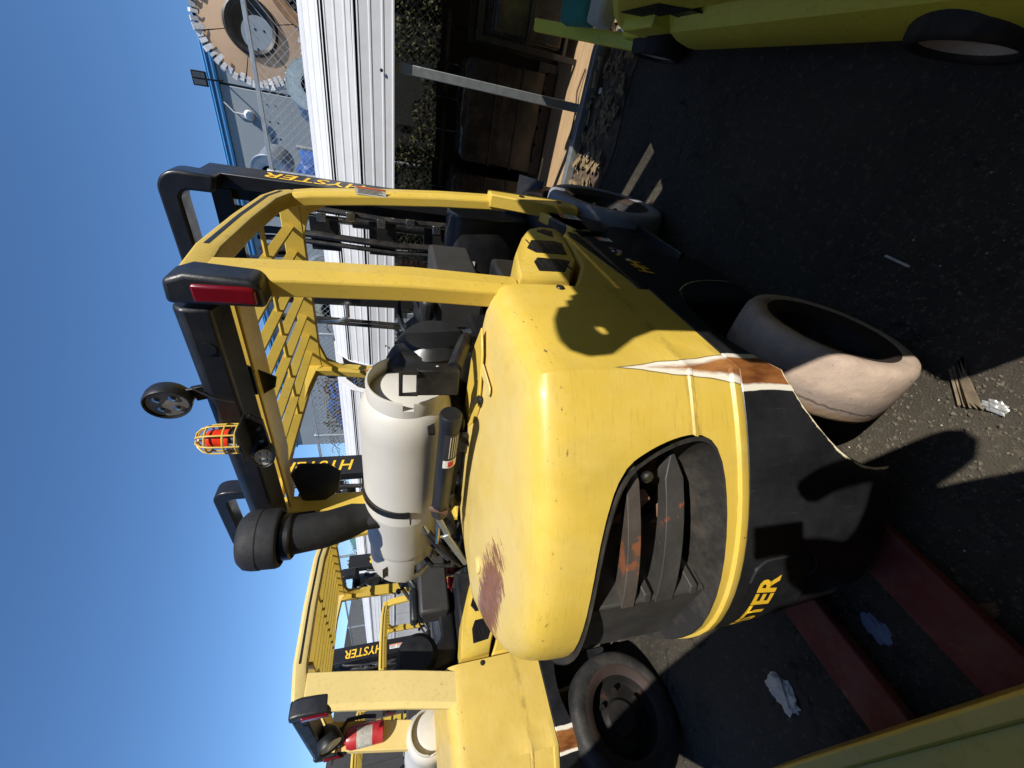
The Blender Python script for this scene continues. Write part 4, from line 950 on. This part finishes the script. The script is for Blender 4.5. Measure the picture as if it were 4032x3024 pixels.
duct((.45,5.8,2.35), .35, .25, .6, 'brown lined duct end right of the tan duct ring', mat('brown lining', '8f6f4e', .8, var=.3, scale=15))
for x, z, h in ((-.93, 2.30, .25), (-2.0, 2.25, .3)):
    tag(obj('standpipe', G().tube([(x,5.45,0),(x,5.45,z+h)], .024, 12), M_GAL), 'short galvanised pipe standing behind the fence near the blue tarp' if x > -1.5 else 'galvanised pipe standing behind the fence under the roof slats', 'pipe')
def tarp(name, c, r, m, label):
    bm = bmesh.new(); bmesh.ops.create_icosphere(bm, subdivisions=4, radius=1)
    from mathutils import noise as ns
    for v in bm.verts:
        q = v.co.copy(); k = 1+.16*ns.noise(q*2.2)+.10*ns.noise(q*6)+.05*abs(ns.noise(q*13)); v.co = Vector((q.x*r[0]*k, q.y*r[1]*k, max(-.98, q.z)*r[2]*k))
    me = bpy.data.meshes.new(name); bm.to_mesh(me); bm.free()
    o = bpy.data.objects.new(name, me); C.objects.link(o); o.location = c; me.materials.append(m); smooth(me, 25); return tag(o, label, 'tarp', 'tarps heaped behind the fence')
M_BT = mat('blue tarpaulin', '2c4f8c', .35, var=.3, scale=8, bump=.5, bscale=25); M_GT = mat('green tarpaulin', '4b8a7c', .4, var=.3, scale=6, bump=.5, bscale=20)
tarp('tarp', (-1.22,5.85,2.26), (.32,.3,.36), M_BT, 'shiny blue tarp bundle behind the fence below the elbow duct')
tarp('tarp', (-5.3,6.1,2.25), (.7,.35,.42), M_BT, 'crumpled blue tarp among the creepers left of the gas tank')
tarp('tarp', (-9.5,6.3,2.3), (1.5,.4,.5), M_GT, 'green tarp heap behind the fence at the far left')
rk2 = copy_tree(rk); rk2.location = (-2.9, 6.25, 0); rk2['label'] = 'dark steel storage rack behind the fence under the tarps'
# ------------------------------------------------------------------ grey building with blue eave
M_BW = mat('grey painted concrete wall', '8d959a', .75, var=.06, scale=1.2, bump=.1, bscale=30, dust=.12); M_BLU = mat('sky blue eave trim', '5a9fd4', .45, var=.06)
t = thing('grey_building', (-4, 12, 0), 'grey panel walled building with bright blue eave trim beyond the fence', 'building')
xs = [-8.6, -5.7, -2.8, .1, 3.0, 6.0, 9.0]
xs = [-8.7, -5.0, -1.0, 2.97, 6.9, 10.9, 14.9]
for a, b in zip(xs[:-1], xs[1:]): obj('wall_panel', G().box(a+.02, b-.02, 0, .2, 0, 5.21), M_BW, t, .012)
obj('backing_wall', G().box(xs[0]+.01, xs[-1]-.01, .06, 9.0, 0, 5.20), mat('dark joint mastic', '4c5054', .9), t)
obj('eave_trim', G().box(xs[0]-.05, xs[-1], -.05, 9.1, 5.21, 5.37), M_BLU, t, .01); obj('roof_edge', G().box(xs[0]-.08, xs[-1], -.09, 9.15, 5.371, 5.40), M_BLU, t, .01)
obj('gutter_line', G().tube([(xs[0],-.10,5.33),(xs[-1],-.10,5.33)], .02, 8), M_BLU, t)
g = G()
for i in range(70):
    for z in (4.15, 4.32): g.lathe([(0,.012),(.018,.008),(.022,0)], (xs[0]+.2+.33*i, -.0, z), (0,-1,0), 6)
m_ = obj('rivet', g, M_DRK, t); m_['kind'] = 'stuff'
t = thing('floodlight', (-.98, 11.78, 5.30), 'black floodlight on an arm at the blue eave of the grey building', 'floodlight')
t.scale = (.55,.55,.55)
obj('arm', G().tube([(0,.40,-.30),(0,.02,-.30),(0,-.25,-.05),(0,-.38,.02)], .03, 8), M_DRK, t)
obj('head', G().hexa([(-.24,-.36,-.02),(.24,-.36,-.02),(.24,-.26,.0),(-.24,-.26,.0),(-.24,-.52,.42),(.24,-.52,.42),(.24,-.44,.45),(-.24,-.44,.45)]), M_DRK, t, .02)
for x in (-.11, .11): obj('lens', G().hexa([(x-.085,-.385,.03),(x+.085,-.385,.03),(x+.085,-.375,.03),(x-.085,-.375,.03),(x-.085,-.525,.38),(x+.085,-.525,.38),(x+.085,-.515,.38),(x-.085,-.515,.38)]), M_LENS, t)
t = thing('security_camera', (-1.55, 11.97, 4.72), 'small white dome camera on the grey wall below the floodlight', 'security camera')
obj('dome', G().lathe([(0,.14),(.06,.125),(.09,.08),(.09,.03),(.11,.0),(0,0)], (0,0,0), (0,-1,-.2), 20), M_WT, t)
obj('conduit', G().tube([(0,-.02,.02),(.02,-.03,.30),(.15,-.03,.42),(.18,-.03,.46)], .015, 6), M_WT, t)

# ------------------------------------------------------------------ lime green forklift at the right, mostly out of the frame
M_LIME = yellow_paint('dull lime green paint', c=lin('d0cd48'), bleach=.15)
lm = thing('lime_forklift', (.89, 1.5, 0), 'dull lime green truck in shade at the right with a slotted side panel', 'truck')
LO = (-.85, -1.5, 0)
P = lambda nm, g, m, bev=0, par=None: obj(nm, g, m, par or lm, bev, 35, None if par else LO)
body = P('body', G().prism([(.15,.34),(2.30,.34),(2.50,.30),(2.70,.16),(2.80,.18),(2.74,.30),(2.50,.45),(2.16,.62),(1.9,.78),(1.65,.90),(.15,.95)], YZ, .345, 1.35), M_LIME, .035)
for i in range(16):
    y = 1.90+.022*i; P('louvre_slot', G().hexa([(.340,y,.37),(.3435,y,.37),(.3435,y+.009,.37),(.340,y+.009,.37),(.340,y+.07,.49),(.3435,y+.07,.49),(.3435,y+.079,.49),(.340,y+.079,.49)]), M_MESH, 0, body)
P('side_opening', G().lathe([(0,.0),(.07,.0),(.085,.003),(.09,-.002)], (.343,1.98,.335), (-1,0,0), 28), M_PLA, 0, body)
P('panel_slot', G().bar((.342,1.12,.47),(.342,.90,.38),.006,.035,(0,0,1)), M_MESH, 0, body)
P('skirt_rail', G().prism([(.30,.30),(.40,.36),(.40,.27),(.345,.25),(.345,.20),(.30,.19),(.30,.15),(.40,.15),(.40,.10),(.30,.10),(.27,.14),(.27,.19),(.28,.25)], lambda u, v, w_: (u, w_, v), .15, 2.15), M_LIME, .008)
P('skirt_end', G().box(.30,1.3,2.15,2.45,.28,.40), M_LIME, .01)
for y in (2.50, .98):
    wl = bpy.data.objects.new('wheel', G().lathe([(0,.05),(.06,.05),(.08,.02),(.13,.0),(.15,.05),(.158,.06),(.158,-.08),(0,-.08)], (0,0,0), (-1,0,0), 40).mesh('wheel')); link(wl, lm); wl.location = (.315-.85, y-1.5, .140); wl.scale = (1, .65, .65)
    wl.data.materials.append(mat('pale painted wheel', 'b9b0a2', .6, var=.2, scale=9, dust=.3)); smooth(wl.data, 30)
    obj('tyre', G().lathe([(.158,.06),(.168,.072),(.19,.075),(.208,.06),(.215,.03),(.215,-.08),(.17,-.09),(.158,-.08)], (0,0,0), (-1,0,0), 44, closed_prof=True), M_TYREB, wl, 0, 50)
P('shade_block', G().box(.47,1.30,.19,1.40,.96,1.74), M_LIME, .03)  # unseen block, added to shade the rear tyre
P('boom_arm', G().hexa([(.26,2.60,.11),(.33,2.60,.11),(.39,3.56,.52),(.32,3.56,.52),(.26,2.58,.16),(.33,2.58,.16),(.39,3.54,.57),(.32,3.54,.57)]), M_LIME, .012)
P('arm_root', G().box(.30,.55,2.42,2.66,.10,.30), M_LIME, .02)
for i in range(2): P('arm_bolt', G().lathe([(0,.02),(.018,.018),(.02,0)], (.385,3.05+.1*i,.385+.055*i), (-1,.0,.1), 8), M_LIME)
P('cross_tube', G().tube([(.45,2.55,.22),(1.3,2.55,.22)], .06, 14), M_DRK)
# its unseen guard, and a mast and panels added to shade the alley
for x in (.50, 1.28):
    for y in (.38, 1.42): P('guard_post', G().box(x-.03,x+.03,y-.03,y+.03,.90,1.985), M_LIME, .006)
P('guard_plate', G().prism([(.47,.34),(1.31,.34),(1.31,.62),(.47,.56)], XY, 1.99, 2.01), M_LIME, .004)
for i in range(9): P('guard_slat', G().hexa([(.52+.09*i,.43,1.97),(.545+.09*i,.43,1.97),(.545+.09*i,1.44,1.97),(.52+.09*i,1.44,1.97),(.50+.09*i,.43,2.02),(.525+.09*i,.43,2.02),(.525+.09*i,1.44,2.02),(.50+.09*i,1.44,2.02)]), M_LIME)
P('guard_rail', G().box(.44,.50,.34,1.46,1.96,2.03), M_LIME, .006); P('guard_front', G().box(.505,1.31,1.44,1.50,1.96,2.03), M_LIME, .006)
PO = [(.322,2.257),(.379,2.242),(.444,2.207),(.452,2.175),(.49,2.165),(.495,2.145),(.521,2.140),(.546,2.102),(.526,1.949),(.541,1.843),(.60,1.77),(.60,1.745),(.34,1.745),(.339,1.943)]
P('shadow_plate', G().prism(PO+[(.332,2.064),(.346,2.144),(.322,2.144)], lambda u, v, w_: (w_, u, v), .515, .525), M_LIME)  # unseen added plate, cut to the outline of the hood's shadow
P('shadow_plate', G().prism([(.3218,2.257),(.274,2.263),(.233,2.251),(.207,2.21),(.215,2.149),(.287,2.053),(.3388,1.943),(.3318,2.064),(.303,2.136),(.3218,2.144)], lambda u, v, w_: (w_, u, v), .515, .525), M_LIME)
for x in (.55, 1.20): P('mast_rail', G().box(x-.05,x+.05,1.60,1.78,.45,2.85), M_MAST, .006)  # added mast, placed to shade the front pillar
P('mast_crossmember', G().box(.50,1.25,1.58,1.64,2.70,2.86), M_MAST, .01)
P('shade_slab', G().box(.50,1.30,2.20,2.26,.6,2.05), M_DRK, .008)  # unseen slab, added to shade the ground beyond
P('shade_frame', G().box(.75,.80,2.35,3.35,.5,1.3), M_LIME, .01); P('shade_frame', G().box(.72,.83,2.35,2.45,.1,.499), M_LIME, .01)  # unseen frame, added to keep sun off the boom arm
P('seat_back', G().box(.62,1.1,.62,.78,.95,1.55), M_SEAT, .05)
bx = thing('folded_bag', (.46, 3.02, .335), 'teal and white bag lying on the lime green arm in the carport shade', 'bag')
bx.rotation_euler = (rad(23), 0, 0); bx.scale = (.7, .9, .9)
obj('teal_part', G().hexa([(-.12,-.10,.06),(.08,-.12,.06),(.10,.16,.08),(-.12,.18,.08),(-.10,-.09,.17),(.07,-.10,.19),(.08,.15,.20),(-.11,.16,.18)]), mat('teal cloth', '2f7a6a', .8, var=.2, bump=.4, bscale=30), bx, .03)
obj('white_part', G().hexa([(-.12,-.22,.04),(.08,-.24,.04),(.08,-.125,.06),(-.12,-.105,.06),(-.09,-.20,.15),(.06,-.22,.16),(.07,-.105,.18),(-.10,-.095,.17)]), mat('white cloth', 'b9b4a8', .8, var=.1, bump=.4, bscale=30), bx, .02)
# ------------------------------------------------------------------ yellow pallet truck with red forks, lower left
pj = thing('stacker_truck', (-1.08, -.35, 0), 'yellow stacker truck cut off at the lower left with two long red forks', 'stacker truck')
PL = (1.08, .35, 0)
Q = lambda nm, g, m, bev=0: obj(nm, g, m, pj, bev, 35, PL)
Q('cover', G().box(-1.62,-.36,-.75,-.035,.12,.60), M_Y, .012)
Q('cover_edge', G().box(-1.62,-.36,-.060,-.028,.585,.606), M_Y, .006)
Q('base', G().box(-1.5,-.6,-.70,-.08,.05,.118), M_DRK, .01)
M_RF = mat('red fork paint', '6a261e', .7, var=.25, scale=5, dust=.2, chips=('8a5638', .64, 8))
for x in (-1.285, -.90):
    Q('fork', G().prism([(x-.075,-.08),(x+.075,-.08),(x+.075,.72),(x+.04,.80),(x-.04,.80),(x-.075,.72)], XY, .045, .082), M_RF, .006)
    for y in (.55,): Q('fork_roller', G().tube([(x-.04,y,.03),(x+.04,y,.03)], .028, 14), M_RUB)
Q('drive_wheel', G().tube([(-1.12,-.45,.09),(-1.02,-.45,.09)], .088, 24), M_RUB)
for x in (-1.50, -.92, -.30, .34): Q('guard_post', G().box(x-.03,x+.03,-.42,-.36,.607,1.98), M_DRK, .005)  # unseen posts and panels, added to shade the cover, forks and ground
Q('shade_panel', G().box(-1.47,-.95,-.40,-.385,.66,1.92), M_PLA, .004); Q('shade_panel', G().box(-.89,-.33,-.40,-.385,.64,1.92), M_PLA, .004); Q('shade_panel', G().box(-.27,.31,-.40,-.385,.95,1.82), M_PLA, .004)
Q('shade_foot', G().box(-.33,.37,-.44,-.34,.05,.606), M_DRK, .006)
for zz in (1.86, 1.93): Q('shade_rung', G().box(-.27,.31,-.405,-.38,zz,zz+.03), M_DRK, .003)
Q('shade_bar', G().box(-1.53,.37,-.42,-.36,1.985,2.03), M_DRK, .005)
Q('tiller', G().tube([(-1.05,-.62,.6),(-1.05,-.80,1.0),(-1.05,-.86,1.12)], .02, 10), M_DRK)
# ------------------------------------------------------------------ litter on the asphalt
def scrap(name, loc, r, m, label, cat, crum=.4, hgt=.25, seed=0):
    from mathutils import noise as ns
    bm = bmesh.new(); bmesh.ops.create_icosphere(bm, subdivisions=3, radius=1)
    for v in bm.verts:
        q = v.co.copy(); k = 1+crum*.7*ns.noise(q*1.9+Vector((seed,0,0)))+crum*.9*ns.noise(q*4.5+Vector((0,seed,0))); v.co = Vector((q.x*r[0]*k, q.y*r[1]*k, max(-.2, q.z)*r[2]*k))
    me = bpy.data.meshes.new(name); bm.to_mesh(me); bm.free()
    o = bpy.data.objects.new(name, me); C.objects.link(o); o.location = loc; me.materials.append(m); smooth(me, 3); return tag(o, label, cat)
M_PAP = mat('grimy paper', 'cfc8ba', .8, var=.2, scale=40, bump=.3); M_PAPB = mat('bluish paper', '7f88a0', .8, var=.15)
scrap('crumpled_paper', (-1.70, .135, .004), (.055,.065,.022), M_PAP, 'crumpled grey paper on the asphalt beside the left tyre', 'litter', .6, seed=3)
scrap('paper_scrap', (-.94, .19, .003), (.035,.03,.008), M_PAP, 'flat grey paper scrap between the two red forks', 'litter', .3, seed=5)
scrap('paper_scrap', (-1.15, .17, .003), (.03,.045,.010), M_PAPB, 'bluish paper scrap close to the left red fork', 'litter', .5, seed=8)
scrap('foil_scrap', (-.415, .425, .003), (.016,.024,.008), mat('dull scrap foil', 'a9a9a6', .4, .4, bump=.4, bscale=60), 'shiny foil scrap on the sunlit gravel', 'litter', .6, seed=2)
scrap('cloth_scrap', (-.86, .10, .003), (.04,.02,.008), mat('brown rag', '7a5a48', .9, var=.2), 'small brown rag by the right red fork', 'litter', .5, seed=9)
tag(obj('paper_strip', G().hexa([(-.200,.82,.001),(-.194,.82,.001),(-.190,.90,.001),(-.196,.90,.001),(-.200,.82,.008),(-.194,.82,.003),(-.190,.90,.004),(-.196,.90,.008)]), M_PAP), 'narrow white paper strip lying alone in the shaded alley', 'litter')
g = G()
for i in range(5):
    x = -.46+.006*i+.003*random.random(); g.add([(x,.475-.01*i,.002),(x+.007,.475,.002),(x+.075+.004*i,.552,.002),(x+.069+.003*i,.556,.002),(x+.001,.476-.01*i,.010+.002*(i % 3)),(x+.006,.476,.009),(x+.074+.004*i,.551,.010),(x+.070+.003*i,.555,.011)], [(0,3,2,1),(4,5,6,7),(0,1,5,4),(1,2,6,5),(2,3,7,6),(3,0,4,7)])
sk = obj('split_stick', g, mat('grey split wood', '7b6d58', .9, var=.35, scale=9, stretch=(3,3,1)), None); tag(sk, 'splintered grey stick on the sunlit gravel near the tyre', 'stick')
sk['kind'] = 'stuff'
for i, (x, y, w_, l, h, m, lab) in enumerate(((.52,3.22,.05,.30,.04,mat('pale scrap plank','8d949a',.8,var=.2),'pale bluish scrap plank in the dirt right of the post'), (.30,3.36,.035,.42,.05,M_WOOD,'brown batten along the carport sill'), (.75,3.12,.04,.36,.03,M_WOOD,'splintered lath in the dirt at the far right'))):
    tag(obj('scrap_plank', G().box(x-l/2, x+l/2, y-w_/2, y+w_/2, .03, .03+h), m, None, .004), lab, 'plank')
for x, y, lab in ((-.28,3.22,'white bottle cap in the dirt near the front tyre'), (.12,3.30,'white plastic lid in the dirt below the post')):
    tag(obj('bottle_cap', G().lathe([(0,.014),(.018,.012),(.02,0)], (x,y,.05), (.2,.1,1), 14), M_WT), lab, 'litter')
# ------------------------------------------------------------------ the photographer, standing behind the lens (only the shadow shows)
def person():
    H = Vector((math.sin(YAW), -math.cos(YAW), 0))      # backwards from the lens
    o = H*.34+rt*.06
    A = lambda r, b, z: tuple(o+rt*r+H*b+Vector((0,0,z)))
    vs = [A(0,0,.98), A(0,.02,1.18), A(0,.02,1.38), A(0,0,1.50), A(0,-.01,1.57), A(0,-.02,1.66), A(0,-.01,1.75),
          A(.10,0,.92), A(.12,-.02,.50), A(.13,.03,.09), A(.14,-.10,.05), A(-.10,0,.92), A(-.12,-.02,.50), A(-.13,.03,.09), A(-.14,-.10,.05),
          A(.20,.01,1.40), A(.30,.0,1.15), A(.12,-.24,1.36), A(.05,-.29,1.42), A(-.20,.01,1.40), A(-.30,.0,1.15), A(-.14,-.22,1.36), A(-.09,-.27,1.42)]
    es = [(0,1),(1,2),(2,3),(3,4),(4,5),(5,6),(0,7),(7,8),(8,9),(9,10),(0,11),(11,12),(12,13),(13,14),(2,15),(15,16),(16,17),(17,18),(2,19),(19,20),(20,21),(21,22)]
    rs = [.15,.15,.16,.07,.06,.095,.085,.095,.07,.05,.045,.095,.07,.05,.045,.075,.055,.038,.035,.075,.055,.038,.035]
    me = bpy.data.meshes.new('person'); me.from_pydata(vs, es, [])
    ob = bpy.data.objects.new('person', me); C.objects.link(ob)
    m = ob.modifiers.new('skin', 'SKIN'); m.use_smooth_shade = True
    for i, r in enumerate(rs): me.skin_vertices[0].data[i].radius = (r, r*.9)
    me.skin_vertices[0].data[0].use_root = True
    s_ = ob.modifiers.new('sub', 'SUBSURF'); s_.levels = 1; s_.render_levels = 1
    me.materials.append(mat('dark work clothes', '2b2f38', .9, var=.15))
    tag(ob, 'person in dark work clothes holding up a phone, seen only by the shadow', 'person')
    ph = obj('phone', G().box(-.040,.040,-.006,.002,-.115,.045), M_PLA, None, .006)
    ph.location = H*.03+Vector((0,0,1.5)); ph.rotation_euler = (0,0,YAW)
    tag(ph, 'black phone held upright in the raised hands of the person', 'phone')
person()

# added walls behind the photographer and to the right, out of view: they keep the low sky off the alley
M_YW = mat('dark blocking wall', '4a4845', .85, var=.15)
def sky_block_wall(a, b, h, label):
    a, b = Vector(a), Vector(b); t = thing('sky_block_wall', ((a.x+b.x)/2, (a.y+b.y)/2, 0), label, 'wall'); c = (a+b)/2; n = 12
    for i in range(n):
        p = a.lerp(b, i/n)-c; q = a.lerp(b, (i+.985)/n)-c; obj('wall_sheet', G().bar(p+Vector((0,0,h/2)), q+Vector((0,0,h/2)), .12, h), M_YW, t)
sky_block_wall((-18, -5.5, 0), (7, -5.5, 0), 6.0, 'dark blocking wall behind the photographer, added to keep off low sky')
sky_block_wall((7, -5.5, 0), (7, 9, 0), 5.0, 'dark blocking wall beyond the lime truck, out of view, added to keep off low sky')
sky_block_wall((-18, -5.5, 0), (-30, 16, 0), 4.2, 'dark blocking wall far to the left behind the row of forklifts, added to cover the pale horizon')
